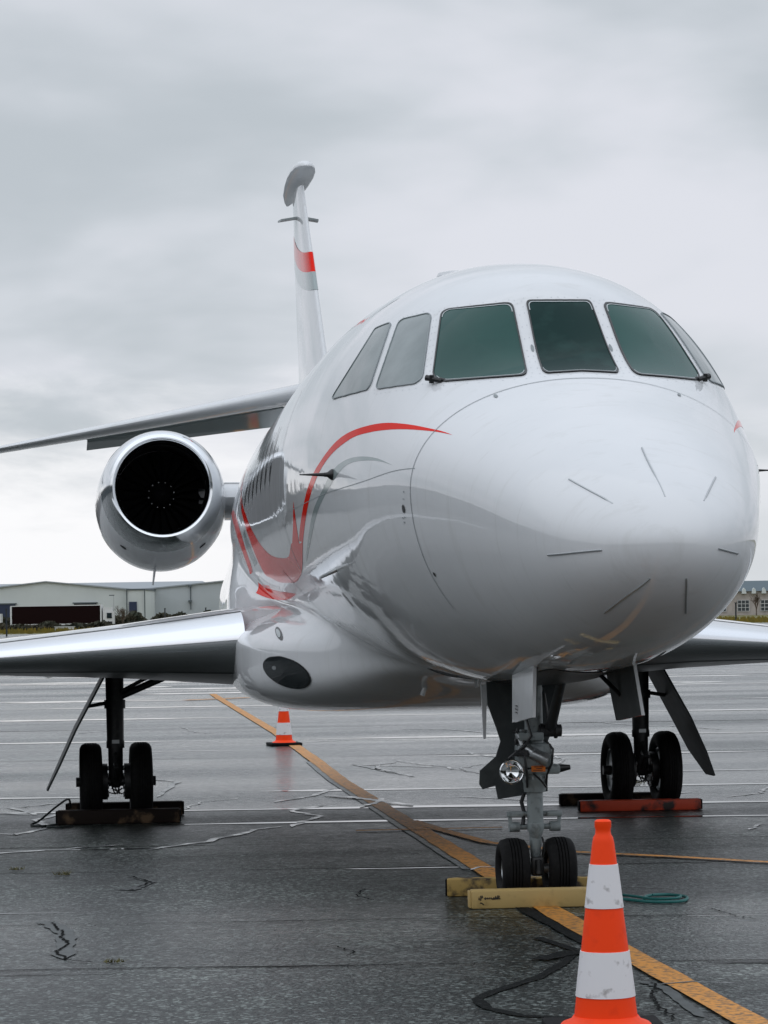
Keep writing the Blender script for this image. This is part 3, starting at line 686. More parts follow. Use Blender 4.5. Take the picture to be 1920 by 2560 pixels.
# panel joints, strips and small fittings on the nose
line('radome_joint', [(-1.70 - 0.03 * max(0, math.sin(R(a))), a) for a in range(-40, 221, 10)], 0.006, 'seam', n=130)
for f_ in (lambda E: E, mir):
    line('panel_joint', f_([(-1.73,169.6),(-1.125,175.64),(-0.316,180.7),(0.77,185.97),(1.6,188.2)]), 0.0035, 'seam', 0.0018)
    line('panel_joint', f_([(2.05, a) for a in range(120, 216, 8)]), 0.012, 'seam')
    line('panel_joint', f_([(0.55, a) for a in range(192, 262, 6)]), 0.004, 'seam', 0.0018)
    line('panel_joint', f_([(-0.45, a) for a in range(196, 262, 6)]), 0.004, 'seam', 0.0018)
    line('panel_joint', f_([(3.3, 205), (2.9, 212), (2.6, 222)]), 0.008, 'darkseam')
for E_ in ([(-3.09, 131.36), (-3.26, 128.73), (-3.395, 125.27)], [(-2.924, 87.34), (-3.207, 87.38), (-3.411, 85.07)], [(-3.099, 49.91), (-3.259, 52.66), (-3.38, 54.39)], [(-3.192, 191.64), (-3.364, 188.6), (-3.478, 185.79)], [(-3.246, 240.29), (-3.425, 242.27), (-3.529, 250.0)], [(-3.521, 295.81), (-3.439, 290.71), (-3.301, 289.67)], [(-3.499, 354.1), (-3.448, 351.22), (-3.37, 348.78)]):
    e_ = rs(E_, 14); P_ = surf(e_[:, 0], e_[:, 1], 0.002)
    MB().path([Vector(q) for q in P_], 0.0045, 6).obj('lightning_strip', 'steel', fus)
def disc(name, s, ph, rs_, rp, material, off=0.004, parent=None, n=20):
    O = np.array([(s + rs_ * math.cos(a), ph + rp * math.sin(a)) for a in np.linspace(0, 2 * math.pi, n, endpoint=False)])
    p = MB().grid(rings(O, [0.02, 0.6, 1.0], off), wrapu=True); p.f.append(tuple(range(n))); p.mi.append(0)
    return p.obj(name, material, parent or fus, smooth=60, recalc=False)
for s_ in (0, 1):
    g_ = (lambda p: p) if s_ == 0 else (lambda p: 180 - p)
    disc('static_port', -1.593, g_(186.33), 0.020, 1.25, 'geardark')
    for (a, b, r1, r2) in ((-1.614, 181.1, .006, .3), (-1.607, 183.3, .014, .14), (-1.565, 189.1, .011, .22), (-1.597, 188.9, .010, .2), (-1.574, 190.5, .006, .3)):
        disc('port_marking', a, g_(b), r1, r2, 'seam')
    disc('latch', -1.749, g_(207.2), 0.012, 0.8, 'black')
    disc('fastener', -1.769, g_(121.3), 0.025, 0.7, 'seam')
    disc('fastener', -1.343, g_(102.77), 0.03, 0.5, 'seam', 0.003)
    # windscreen wiper stub
    p_ = Vector(surf([-1.263], [g_(134.5)], 0.012)[0]); sg = -1 if s_ == 0 else 1
    wb = MB()
    wb.tube(p_ + Vector((sg * 0.055, 0.03, 0.01)), p_ + Vector((-sg * 0.02, -0.03, -0.012)), 0.017, 0.012, 10)
    wb.tube(p_ + Vector((-sg * 0.01, -0.02, -0.006)), p_ + Vector((-sg * 0.075, -0.05, -0.012)), 0.014, 0.002, 8)
    wb.tube(p_ + Vector((sg * 0.03, 0.01, -0.02)), p_ + Vector((sg * 0.03, 0.0, 0.022)), 0.014, 0.012, 8)
    wb.obj('wiper_nozzle', 'black', jet)
    # side probes
    q_ = Vector(surf([-0.253], [g_(177.0)], 0.0)[0])
    pb = MB(); pb.lathe([(0, .034), (.01, .03), (.03, .014), (.05, .012)], q_, (sg, 0, 0), 16)
    pb.path([q_ + Vector((sg * .03, 0, 0)), q_ + Vector((sg * .09, -0.01, 0)), q_ + Vector((sg * .19, -0.02, 0.0))], [.012, .009, .003], 8)
    pb.obj('angle_of_attack_probe', 'black', jet)
    q_ = Vector(surf([0.295], [g_(205.0)], 0.0)[0]); n_ = (Vector(surf([0.295], [g_(205.0)], 0.1)[0]) - q_).normalized()
    pb = MB(); pb.path([q_, q_ + n_ * .06, q_ + n_ * .10 + Vector((0, -.02, 0)), q_ + n_ * .11 + Vector((0, -.22, .01))], [.016, .012, .010, .006], 8)
    pb.obj('pitot_tube', 'steel', jet)
    e_ = [(0.611, g_(213.0)), (0.58, g_(215.2)), (0.555, g_(217.6))]
    line('drain_slot', e_, 0.035, 'black', 0.003, 10)
# belly aerials and mast
q_ = Vector(surf([2.4], [258.0], -0.02)[0])
MB().path([q_, q_ + Vector((-.035, 0, -.1)), q_ + Vector((-.06, 0.01, -.19))], [.014, .013, .018], 10).obj('drain_mast', 'white', jet)
for (a, b, h_) in ((1.9, 268, .09), (2.2, 275, .08), (1.5, 266, .07)):
    q_ = Vector(surf([a], [b], -0.01)[0]); MB().prism([q_ + Vector((0, -.05, 0)), q_ + Vector((0, .05, 0)), q_ + Vector((0, .04, -h_)), q_ + Vector((0, -.005, -h_))], (0.012, 0, 0)).obj('blade_aerial', 'white', jet)
q_ = Vector(surf([1.3], [100], 0.0)[0])
MB().lathe([(-.01, .12), (.012, .11), (.022, .07), (.026, .0)], q_, (0, 0, 1), 20).obj('roof_aerial', 'white', jet)

# belly fairing
SF = np.linspace(1.75, 11.6, 150); TH = np.radians(np.linspace(-225, 45, 300)); nf = len(TH)
RR = polar(SF[:, None] + 0 * TH[None], TH[None] + 0 * SF[:, None]) - .004
G = np.stack([RR * np.cos(TH)[None], SF[:, None] + 0 * TH[None], ZP + RR * np.sin(TH)[None]], -1)
fairing = MB().grid(G).obj('belly_fairing', 'white', jet, smooth=60)
def fair_x(s, z):
    w, zb, zc_, hu, nu_ = [pchip(FD, c, s) for c in (FW, FZB, FZC, FH, FN)]; up = z >= zc_; n = np.where(up, nu_, 4.2); h = np.where(up, hu, zc_ - zb)
    return w * np.clip(1 - np.abs((z - zc_) / h)**n, 0, None)**(1 / n)
def fpatch(name, O, material, off, k0=0.02, k1=1.0, sd=-1):
    O = chaikin(list(O), 2); c = O.mean(0); G = []
    for f_ in (k0, k0 + (k1 - k0) * .35, k0 + (k1 - k0) * .7, k1):
        q = c + (O - c) * f_; x = fair_x(q[:, 0], q[:, 1]); e_ = .004
        nx = np.stack([np.ones_like(x), -(fair_x(q[:, 0] + e_, q[:, 1]) - fair_x(q[:, 0] - e_, q[:, 1])) / (2 * e_), -(fair_x(q[:, 0], q[:, 1] + e_) - fair_x(q[:, 0], q[:, 1] - e_)) / (2 * e_)], -1)
        nx /= np.linalg.norm(nx, axis=-1, keepdims=True); p = np.stack([x, q[:, 0], q[:, 1]], -1) + nx * off; p[:, 0] *= sd; G.append(p)
    p = MB().grid(G, wrapu=True)
    if k0 < 0.1: p.f.append(tuple(range(len(O)))); p.mi.append(0)
    return p.obj(name, material, fairing, smooth=60, recalc=False)
LANDING = [(2.847,197.6),(2.886,200.7),(2.94,202.6),(3.0,202.9),(3.062,201.8),(3.13,199.6),(3.2,196.7),(3.27,193.4),(3.332,190.2),(3.384,187.3),(3.419,184.9),(3.431,183.0),(3.419,181.8),(3.378,181.0),(3.319,180.5),(3.24,180.4),(3.154,180.3),(3.073,180.5),(2.996,180.9),(2.93,181.8),(2.878,183.5),(2.84,186.1),(2.822,189.6),(2.823,193.7)]
SMALL_ = [(3.235,165.3),(3.252,165.3),(3.284,164.4),(3.324,162.9),(3.374,161.0),(3.425,158.9),(3.472,157.1),(3.502,155.6),(3.511,154.8),(3.491,154.8),(3.448,155.5),(3.394,156.8),(3.337,158.7),(3.288,160.8),(3.253,162.8),(3.235,164.4)]
LZ = [(p[1], p[2]) for p in fair(np.array([q[0] for q in LANDING]), np.array([q[1] for q in LANDING]))]
SZ = [(p[1], p[2]) for p in fair(np.array([q[0] for q in SMALL_]), np.array([q[1] for q in SMALL_]))]
for sd in (-1, 1):
    fpatch('light_rim', LZ, 'black', 0.003, .9, 1.05, sd)
    fpatch('landing_light_cover', LZ, 'glassk', 0.005, sd=sd)
    c_ = np.array(LZ).mean(0)
    fpatch('landing_lamp', [(c_[0] + .13 + .035 * math.cos(a), c_[1] + .03 + .014 * math.sin(a)) for a in np.linspace(0, 6.283, 14, endpoint=False)], 'steel', 0.0065, sd=sd)
    fpatch('light_rim', SZ, 'black', 0.003, .7, 1.25, sd)
    fpatch('wing_inspection_light', SZ, 'lens', 0.005, .02, .8, sd)

# wings
def naca(x): return 5 * (0.2969 * math.sqrt(x) - 0.126 * x - 0.3516 * x * x + 0.2843 * x**3 - 0.1015 * x**4)
def xs(a, b, n): return [a + (b - a) * (0.5 - 0.5 * math.cos(math.pi * i / n)) if a > 0 else b * (i / n)**1.8 for i in range(n + 1)]
def wing_pt(sec, x, sgn, sd):
    l, sle, zle, ch, zte, th = sec
    return (sd * l, sle + x * ch, zle + (zte - zle) * x + sgn * th * naca(x))
def interp(secs, n):
    out = []
    for a, b in zip(secs[:-1], secs[1:]):
        for j in range(n): out.append(tuple(p + (q - p) * j / n for p, q in zip(a, b)))
    return out + [secs[-1]]
WSEC = [(1.05, 4.09, 1.525, 4.2, 1.31, .58), (1.36, 4.28, 1.505, 4.0, 1.31, .58), (2.2, 4.80, 1.45, 3.5, 1.35, .42), (3.14, 5.38, 1.39, 3.05, 1.37, .29), (5.0, 6.45, 1.36, 2.35, 1.37, .22), (9.6, 9.1, 1.42, 1.1, 1.43, .09)]
WS = interp(WSEC, 5)
for sd in (-1, 1):
    X = xs(0.1, 1.0, 16)
    G = [[wing_pt(s_, x, 1, sd) for x in X[::-1]] + [wing_pt(s_, x, -1, sd) for x in X] for s_ in WS]
    mb = MB().grid(G); n_ = len(G[0]); mb.f.append(tuple(range(n_))); mb.mi.append(0); b_ = (len(G) - 1) * n_; mb.f.append(tuple(range(b_, b_ + n_))); mb.mi.append(0)
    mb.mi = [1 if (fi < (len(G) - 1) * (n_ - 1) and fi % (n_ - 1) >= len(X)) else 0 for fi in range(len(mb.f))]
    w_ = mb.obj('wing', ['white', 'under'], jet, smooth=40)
    XL = xs(0, 0.1, 10)
    WL = [q for q in WS if q[0] >= 1.3]
    G = [[wing_pt(s_, x, 1, sd) for x in XL[::-1]] + [wing_pt(s_, x, -1, sd) for x in XL[1:]] for s_ in WL]
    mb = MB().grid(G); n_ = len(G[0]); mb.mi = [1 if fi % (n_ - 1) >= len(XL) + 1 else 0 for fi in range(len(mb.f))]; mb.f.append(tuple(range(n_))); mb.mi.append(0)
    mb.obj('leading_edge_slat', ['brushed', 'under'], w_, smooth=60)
    for sg_ in (1, -1):
        Ga = [[tuple(np.array(wing_pt(q_, x, sg_, sd)) + np.array((0, 0, .002 * sg_))) for q_ in WL] for x in (.098, .108)]
        MB().grid(Ga).obj('slat_gap', 'darkseam', w_, smooth=60, recalc=False)
    # flap-track fairing under the wing
    for l_ in (2.75, 4.2):
        s_ = min(WS, key=lambda q: abs(q[0] - l_)); a = Vector(wing_pt(s_, 0.62, -1, sd)); b = Vector(wing_pt(s_, 1.02, -1, sd))
        MB().path([a, a.lerp(b, .3) + Vector((0, 0, -.05)), a.lerp(b, .7) + Vector((0, 0, -.06)), b + Vector((0, .1, -.02))], [.02, .055, .05, .01], 10).obj('flap_track_fairing', 'white', w_)

# engines
NAC = [(9.00, -1.726, 2.838, .445), (9.015, -1.726, 2.838, .462), (9.05, -1.726, 2.836, .484), (9.12, -1.724, 2.832, .508), (9.22, -1.722, 2.826, .530), (9.34, -1.718, 2.815, .548), (9.5, -1.712, 2.80, .568), (9.8, -1.70, 2.765, .592), (10.2, -1.69, 2.735, .610), (10.7, -1.68, 2.725, .612), (11.4, -1.67, 2.73, .575), (12.1, -1.66, 2.74, .49), (12.7, -1.66, 2.745, .40)]
def ring_pts(s, cx, cz, r, sd, n=72, sq=1.0):
    return [(sd * -1 * (-cx) + r * math.cos(2 * math.pi * i / n) if sd > 0 else cx + r * math.cos(2 * math.pi * i / n), s, cz + r * math.sin(2 * math.pi * i / n)) for i in range(n)]
for sd in (-1, 1):
    def C(cx): return cx if sd < 0 else -cx
    mb = MB().grid([ring_pts(s_, C(cx), cz, r, -1) for s_, cx, cz, r in NAC[5:]], wrapu=True)
    nac = mb.obj('engine_nacelle', 'white', jet, smooth=60)
    lip = [ring_pts(s_, C(cx), cz, r, -1) for s_, cx, cz, r in NAC[:6]][::-1] + [ring_pts(9.006, C(-1.726), 2.838, .432, -1), ring_pts(9.025, C(-1.726), 2.838, .416, -1), ring_pts(9.06, C(-1.726), 2.838, .402, -1), ring_pts(9.11, C(-1.726), 2.838, .393, -1), ring_pts(9.18, C(-1.726), 2.838, .388, -1)]
    MB().grid(lip, wrapu=True).obj('intake_lip', 'metal', nac, smooth=60)
    MB().grid([ring_pts(9.18, C(-1.726), 2.838, .388, -1), ring_pts(9.4, C(-1.724), 2.83, .40, -1), ring_pts(10.1, C(-1.70), 2.80, .42, -1)], wrapu=True).obj('intake_duct', 'blade', nac, smooth=60)
    p = MB().add(ring_pts(10.05, C(-1.70), 2.80, .42, -1), [tuple(range(72))]); p.obj('fan_case', 'blade', nac, smooth=None)
    c0 = Vector((C(-1.70), 9.95, 2.805))
    for k in range(22):
        a = 2 * math.pi * k / 22; rd = Vector((math.cos(a), 0, math.sin(a))); tg = Vector((-math.sin(a), 0, math.cos(a)))
        MB().add([c0 + rd * .12 - tg * .02 + Vector((0, -.03, 0)), c0 + rd * .40 - tg * .05 + Vector((0, -.02, 0)), c0 + rd * .40 + tg * .045 + Vector((0, .06, 0)), c0 + rd * .12 + tg * .03 + Vector((0, .06, 0))], [(0, 1, 2, 3)]).obj('fan_blade', 'blade', nac, smooth=None)
    MB().lathe([(-.26, .005), (-.22, .045), (-.14, .09), (-.04, .13), (.02, .14)], c0, (0, 1, 0), 32).obj('fan_spinner', 'blade', nac)
    for k in range(12):
        a = 2 * math.pi * k / 12 + .2; MB().lathe([(-.012, .004), (-.008, .006), (0, .006)], c0 + Vector((.118 * math.cos(a), -.07, .118 * math.sin(a))), (0, 1, 0), 8).obj('spinner_bolt', 'steel', nac)
    for a, da in ((R(232), .045), (R(309), .045)):
        cx, cz, r = C(-1.706), 2.783, .582; P = []
        q = Vector((cx + r * math.cos(a), 9.66, cz + r * math.sin(a))); nn = Vector((math.cos(a), -.12, math.sin(a))).normalized()
        MB().lathe([(-.01, .034), (.006, .034), (.007, .03)], q, nn, 18).obj('nacelle_vent', 'black', nac)
    q = Vector((C(-1.76), 10.1, 2.135))
    MB().path([q, q + Vector((-.01, .02, -.08)), q + Vector((-.02, .03, -.155))], [.012, .01, .008], 8).obj('drain_mast', 'white', nac)
    # pylon
    G = []
    for l_, ch0, ch1 in ((.55, 9.9, 12.6), (1.0, 9.9, 12.5), (1.35, 9.95, 12.3)):
        row = []
        for i in range(24):
            a = 2 * math.pi * i / 24; row.append((sd * l_, (ch0 + ch1) / 2 - (ch1 - ch0) / 2 * math.cos(a), 2.78 + .17 * math.sin(a) * (1 + .3 * math.cos(a))))
        G.append(row)
    MB().grid(G, wrapu=True).obj('engine_pylon', 'white', jet, smooth=50)

# fin
FSEC = [(3.2, 10.3, 4.0, .16), (3.8, 11.02, 3.3, .15), (4.27, 11.52, 2.72, .14), (5.2, 12.49, 1.98, .105), (6.05, 13.36, 1.25, .075), (6.22, 13.53, 1.12, .07)]
def fin_pt(z, x, sgn, off=0.0):
    zs = [q[0] for q in FSEC]; sle, ch, th = (np.interp(z, zs, [q[i] for q in FSEC]) for i in (1, 2, 3))
    return (sgn * (th * naca(x) + off) , sle + x * ch - (off if x < .02 else 0), z)
ZF = np.linspace(3.2, 6.22, 40); XF = xs(0, 1.0, 22)
mb = MB().grid([[fin_pt(z, x, -1) for x in XF[::-1]] + [fin_pt(z, x, 1) for x in XF[1:]] for z in ZF]); n_ = 2 * len(XF) - 1
mb.f.append(tuple(range(39 * n_, 40 * n_))); mb.mi.append(0)
fin = mb.obj('vertical_tail', 'white', jet, smooth=50)
def fin_band(name, a0, a1, b0, b1, material):
    G = []
    for k in range(9):
        f_ = k / 8; row = []
        for sg, XX in ((-1, XF[::-1]), (1, XF[1:])):
            for x in XX:
                lo = a0 + (a1 - a0) * x**1.4; hi = b0 + (b1 - b0) * x**1.4; row.append(fin_pt(lo + (hi - lo) * f_, x, sg, .004))
        G.append(row)
    MB().grid(G).obj(name, material, fin, smooth=60, recalc=False)
fin_band('red_band', 5.18, 5.60, 5.41, 5.83, 'red')
fin_band('grey_band', 4.97, 5.44, 5.18, 5.60, 'grey')
for sg in (-1, 1):
    MB().prism([(sg * .03, 13.75, 5.90), (sg * .20, 13.85, 5.885), (sg * .215, 14.1, 5.90), (sg * .03, 14.1, 5.93)], (0, 0, .02)).obj('tail_aerial', 'gear', fin)
# fin-tip fairing
PD = [(13.05, .01, .01, 6.35), (13.1, .065, .05, 6.35), (13.22, .105, .08, 6.35), (13.42, .13, .10, 6.34), (13.75, .14, .11, 6.325), (14.2, .128, .10, 6.305), (14.7, .10, .075, 6.28), (15.1, .05, .04, 6.26), (15.3, .01, .01, 6.25)]
G = []
for s_, w_, h_, zc_ in PD:
    row = []
    for i in range(32):
        a = 2 * math.pi * i / 32; sn = math.sin(a); row.append((w_ * math.cos(a), s_, zc_ + h_ * (sn if sn > 0 else sn * .18)))
    G.append(row)
mb = MB().grid(G, wrapu=True); mb.f.append(tuple(range(32))); mb.mi.append(0); mb.f.append(tuple(range(8 * 32, 9 * 32))); mb.mi.append(0)
mb.obj('fin_tip_fairing', 'white', fin, smooth=40)

# tailplane with drooped elevators
for sd in (-1, 1):
    TS = interp([(.0, 12.7, 4.01, 1.75, 4.01, .20), (2.3, 14.0, 3.665, 1.2, 3.665, .115), (3.3, 14.55, 3.515, .85, 3.515, .07), (4.0, 14.95, 3.41, .62, 3.41, .045)], 4)
    XF2 = xs(0, 1.0, 16)
    G = [[wing_pt(s_, x, 1, sd) for x in XF2[::-1]] + [wing_pt(s_, x, -1, sd) for x in XF2[1:]] for s_ in TS]
    mb = MB().grid(G); n_ = len(G[0]); mb.f.append(tuple(range((len(G) - 1) * n_, len(G) * n_))); mb.mi.append(0)
    tp_ = mb.obj('tailplane', 'white', jet, smooth=50)
    P = []
    for l_ in (.14, 2.27):
        z0 = 4.01 - .15 * l_; sh = 12.7 + .565 * l_ + (1.75 - .24 * l_); c_ = .62 - .1 * l_
        P.append([(sd * l_, sh - .06, z0 + .03), (sd * l_, sh + c_, z0 - .20 + .045 * l_), (sd * l_, sh + c_, z0 - .215 + .045 * l_), (sd * l_, sh - .05, z0 - .05)])
    V = P[0] + P[1]
    MB().add(V, [(0, 1, 2, 3), (7, 6, 5, 4), (0, 4, 5, 1), (1, 5, 6, 2), (2, 6, 7, 3), (3, 7, 4, 0)]).obj('elevator', 'grey', tp_, smooth=None)

# ------------------------------------------------------------------ undercarriage
def tyre(c, r, w, parent, rim, ax=(1, 0, 0)):
    hw = w / 2
    prof = [(-hw * .55, rim), (-hw * .8, rim * 1.06), (-hw, rim + (r - rim) * .38), (-hw * .97, rim + (r - rim) * .68), (-hw * .8, r - (r - rim) * .12), (-hw * .5, r - .004)]
    for k in (-.33, -.11, .11, .33):
        prof += [(hw * (k - .035), r), (hw * (k - .03), r - .008), (hw * (k + .03), r - .008), (hw * (k + .035), r)] if True else []
    prof += [(hw * .5, r - .004), (hw * .8, r - (r - rim) * .12), (hw * .97, rim + (r - rim) * .68), (hw, rim + (r - rim) * .38), (hw * .8, rim * 1.06), (hw * .55, rim)]
    t_ = MB().lathe(prof, c, ax, 48, closed=True).obj('tyre', 'tyre', parent, smooth=50)
    for sg in (-1, 1):
        MB().lathe([(sg * hw * .1, rim * 1.01), (sg * hw * .62, rim * 1.0), (sg * hw * .66, rim * .93), (sg * hw * .45, rim * .86), (sg * hw * .35, rim * .5), (sg * hw * .6, rim * .4), (sg * hw * .62, .001)], c, ax, 32).obj('wheel_hub', 'steel', parent)
    return t_
# nose leg
ns = MB()
ns.tube((0, .02, 1.45), (0, .0, .78), .052, .055, 24)
ns.tube((-.0, 0, .80), (0, 0, .72), .075, .07, 24)
ns.lathe([(0, .062), (.02, .066), (.05, .066), (.06, .072), (.075, .072), (.08, .066), (.14, .066)], (0, 0, .63), (0, 0, 1), 28)
ns.tube((0, 0, .64), (0, 0, .40), .047, .047, 28)
ns.lathe([(0, .006), (.03, .03), (.07, .046), (.1, .05), (.115, .048)], (0, -.012, .335), (0, 0, 1), 24)
ns.lathe([(0, .026), (.08, .03), (.16, .037), (.2, .038)], (0, 0, .2), (0, 0, 1), 20)
nose_leg = ns.obj('nose_gear_leg', 'gear', jet)
MB().tube((-.17, 0, .182), (.17, 0, .182), .028, .028, 18).obj('axle', 'steel', nose_leg)
for sg in (-1, 1): tyre((sg * .137, 0, .182), .182, .165, nose_leg, .088)
MB().box((0, -.05, .2), (.075, .05, .11), bev=.012).tube((0, -.08, .16), (0, -.08, .24), .022, .018, 12).obj('tow_fitting', 'geardark', nose_leg)
mb = MB().box((-.005, .0, .83), (.20, .16, .17), bev=.02).box((-.03, -.02, .955), (.15, .12, .05), bev=.01)
mb.obj('steering_housing', 'gear', nose_leg)
MB().box((.03, -.01, .762), (.22, .14, .055), bev=.014).box((.155, -.01, .765), (.06, .05, .035), bev=.01).obj('steering_collar', 'gear', nose_leg)
MB().tube((.14, -.03, .765), (.205, -.03, .77), .026, .014, 12).obj('tow_bypass_pin', 'black', nose_leg)
mb = MB().tube((-.03, -.075, .86), (.055, -.11, .82), .036, .034, 16).tube((-.06, -.06, .89), (-.02, -.09, .86), .03, .028, 14).tube((.03, -.11, .83), (.06, -.118, .815), .04, .04, 16)
mb.obj('steering_actuator', 'steel', nose_leg)
mb = MB().tube((.02, -.03, .985), (.155, -.03, .985), .036, .036, 18).tube((.03, -.03, .985), (.05, -.03, .985), .044, .044, 18).tube((.115, -.03, .985), (.13, -.03, .985), .046, .046, 18)
mb.obj('brace_pivot', 'geardark', nose_leg)
MB().tube((.09, -.03, .99), (.10, -.55, 1.42), .032, .026, 14).obj('drag_brace', 'geardark', nose_leg)
MB().tube((-.0, .02, 1.1), (.17, .35, 1.38), .014, .014, 10).tube((0, .02, 1.1), (-.17, .35, 1.38), .014, .014, 10).obj('side_stay', 'gear', nose_leg)
# taxi light on the leg
lg = MB().lathe([(.008, .060), (0, .064), (-.002, .067), (.004, .071), (.02, .071), (.03, .065), (.09, .05), (.12, .03)], (-.160, -.155, .757), (0, 1, 0), 36, cap0=False).obj('taxi_light', 'chrome', nose_leg)
def lens_mat():
    Mx = mat('taxi_light_lens', (0.6, 0.63, 0.63), 0.08, metal=0.9)
    t = Mx.node_tree; b = t.nodes['Principled BSDF']; w = t.nodes.new('ShaderNodeTexWave'); w.inputs['Scale'].default_value = 45; w.bands_direction = 'X'
    tcn = t.nodes.new('ShaderNodeTexCoord'); t.links.new(tcn.outputs['Object'], w.inputs['Vector'])
    bp = t.nodes.new('ShaderNodeBump'); bp.inputs['Strength'].default_value = .5; bp.inputs['Distance'].default_value = .004
    t.links.new(w.outputs['Fac'], bp.inputs['Height']); t.links.new(bp.outputs[0], b.inputs['Normal']); return Mx
M['lenst'] = mat('lamp_reflector', (0.85, 0.87, 0.88), 0.07, metal=1.0)
MB().lathe([(.006, .0625), (.022, .05), (.036, .033), (.045, .015), (.047, .002)], (-.160, -.153, .757), (0, 1, 0), 32, cap0=False).obj('taxi_light_lens', 'lenst', nose_leg)
MB().box((-.09, -.08, .86), (.07, .05, .035)).path([(-.15, -.12, .845), (-.12, -.12, .86), (-.08, -.1, .855), (-.03, -.08, .87)], .008, 6).obj('light_bracket', 'geardark', nose_leg)
MB().box((.008, -.083, .768), (.082, .006, .034)).obj('warning_label', 'sticker', nose_leg)
for k, (x_, w_) in enumerate(((.0, .05), (.004, .035), (-.002, .058))):
    MB().box((.008 + x_, -.0868, .779 - .010 * k), (w_, .0015, .0035)).obj('label_text', 'black', nose_leg)
# torque links with lugs
mb = MB()
for z_, w_ in ((.50, .17), (.425, .15)):
    mb.tube((-w_ * .95, .03, z_), (w_ * .95, .03, z_), .017, .017, 12)
for sg in (-1, 1):
    mb.tube((sg * .15, .02, .505), (sg * .14, .02, .435), .012, .012, 8); mb.box((sg * .115, .02, .50), (.09, .05, .03), bev=.006); mb.tube((sg * .09, .03, .425), (sg * .15, .03, .425), .03, .03, 14)
mb.obj('torque_link', 'gear', nose_leg)
for P_, r_ in (([(-.06, .02, .62), (-.075, .03, .57), (-.06, .03, .51), (-.07, .02, .44)], .012), ([(-.1, -.02, 1.0), (-.115, -.04, .93), (-.09, -.05, .88), (-.11, -.06, .84)], .008), ([(-.07, -.03, .93), (-.09, -.05, .97), (-.13, -.03, .985)], .011), ([(.09, -.02, .83), (.10, -.03, .8), (.09, -.04, .77)], .007)):
    MB().path(P_, r_, 8).obj('hydraulic_line', 'geardark', nose_leg)
for P_, r_ in (([(.06, -.05, .93), (.095, -.09, .88), (.085, -.10, .80), (.06, -.07, .73), (.06, -.04, .66)], .007), ([(-.05, -.07, .92), (-.075, -.10, .84), (-.06, -.09, .74), (-.055, -.06, .66)], .007), ([(-.02, -.08, .74), (.02, -.095, .70), (.055, -.07, .66)], .006), ([(-.16, -.06, .83), (-.13, -.09, .86), (-.07, -.09, .90), (-.03, -.08, .96), (-.05, -.05, 1.05), (-.06, 0.0, 1.2)], .008), ([(.05, -.05, .97), (.075, -.06, 1.05), (.06, -.02, 1.2)], .008), ([(.03, -.05, .37), (.045, -.06, .30), (.03, -.05, .24)], .006)):
    MB().path([tuple(q) for q in [Vector(a_) for a_ in P_]], r_, 8).obj('hydraulic_hose', 'black', nose_leg)
for q in range(10):
    a = 2 * math.pi * q / 10; MB().tube((.072 * math.cos(a), .072 * math.sin(a), .705), (.072 * math.cos(a), .072 * math.sin(a), .722), .007, None, 6).obj('collar_bolt', 'steel', nose_leg)
for q in range(9):
    MB().tube((-.13 + random.uniform(0, .08), -.05, .87 + random.uniform(0, .13)), (-.10 + random.uniform(-.02, .06), -.07, .87 + random.uniform(0, .13)), random.uniform(.006, .014), None, 8).obj('pipe_union', 'steel' if q % 2 else 'geardark', nose_leg)
# leg fairing plate behind the strut
PL = [(-.25, 1.27), (.19, 1.27), (.185, 1.12), (.13, .96), (.105, .9), (.105, .62), (-.19, .58), (-.205, .66), (-.28, .64), (-.30, .67), (-.295, .75), (-.20, .83), (-.17, .92), (-.195, 1.0), (-.245, 1.14)]
MB().prism([(x, .16, z) for x, z in PL], (0, .02, 0)).obj('leg_fairing', 'doordark', nose_leg, smooth=None)
MB().prism([(-.26, .3, 1.25), (-.25, .3, .93), (-.235, .3, .93), (-.225, .3, 1.25)], (0, .02, 0)).obj('door_link', 'white', nose_leg, smooth=None)
# nose-wheel doors hinged to the belly
for sg, lab in ((-1, None), (1, None)):
    P = []
    for s_, zt_, zb_ in ((-1.66, 1.41, 1.125), (-1.02, 1.33, 1.075)):
        P.append((s_, zt_, zb_))
    x0, x1 = sg * .275, sg * .30
    quad = [(x0, P[0][0] + .09, P[0][1]), (x1, P[0][0], P[0][2]), (x1, P[1][0], P[1][2]), (x0, P[1][0] + .12, P[1][1])]
    dr = MB().prism(quad, (sg * -.018, 0, 0)).obj('nose_gear_door', 'white', jet, smooth=None)
    MB().tube((x0 - sg * .01, -1.2, 1.22), (x0 - sg * .12, -1.05, 1.36), .012, .012, 8).obj('door_stay', 'geardark', dr)
    MB().prism([(q_[0] - sg * .0205, q_[1], q_[2]) for q_ in quad], (sg * -.003, 0, 0)).obj('door_inner_skin', 'doordark', dr, smooth=None)
    for k in range(3): MB().box((x1 + sg * .0015, -1.16, 1.165 + .018 * k - .03), (.003, .05, .006)).obj('door_stencil', 'black', dr, smooth=None)
# dark nose-wheel bay opening on the belly skin
e0 = rs([(-1.70, 258), (-0.9, 258), (0.12, 258)], 30); e1 = rs([(-1.70, 282), (-0.9, 282), (0.12, 282)], 30)
G = []
for k in range(9):
    q = e0 + (e1 - e0) * k / 8; G.append(surf(q[:, 0], q[:, 1], .004))
MB().grid(G).obj('nose_gear_bay', 'black', jet, smooth=60, recalc=False)

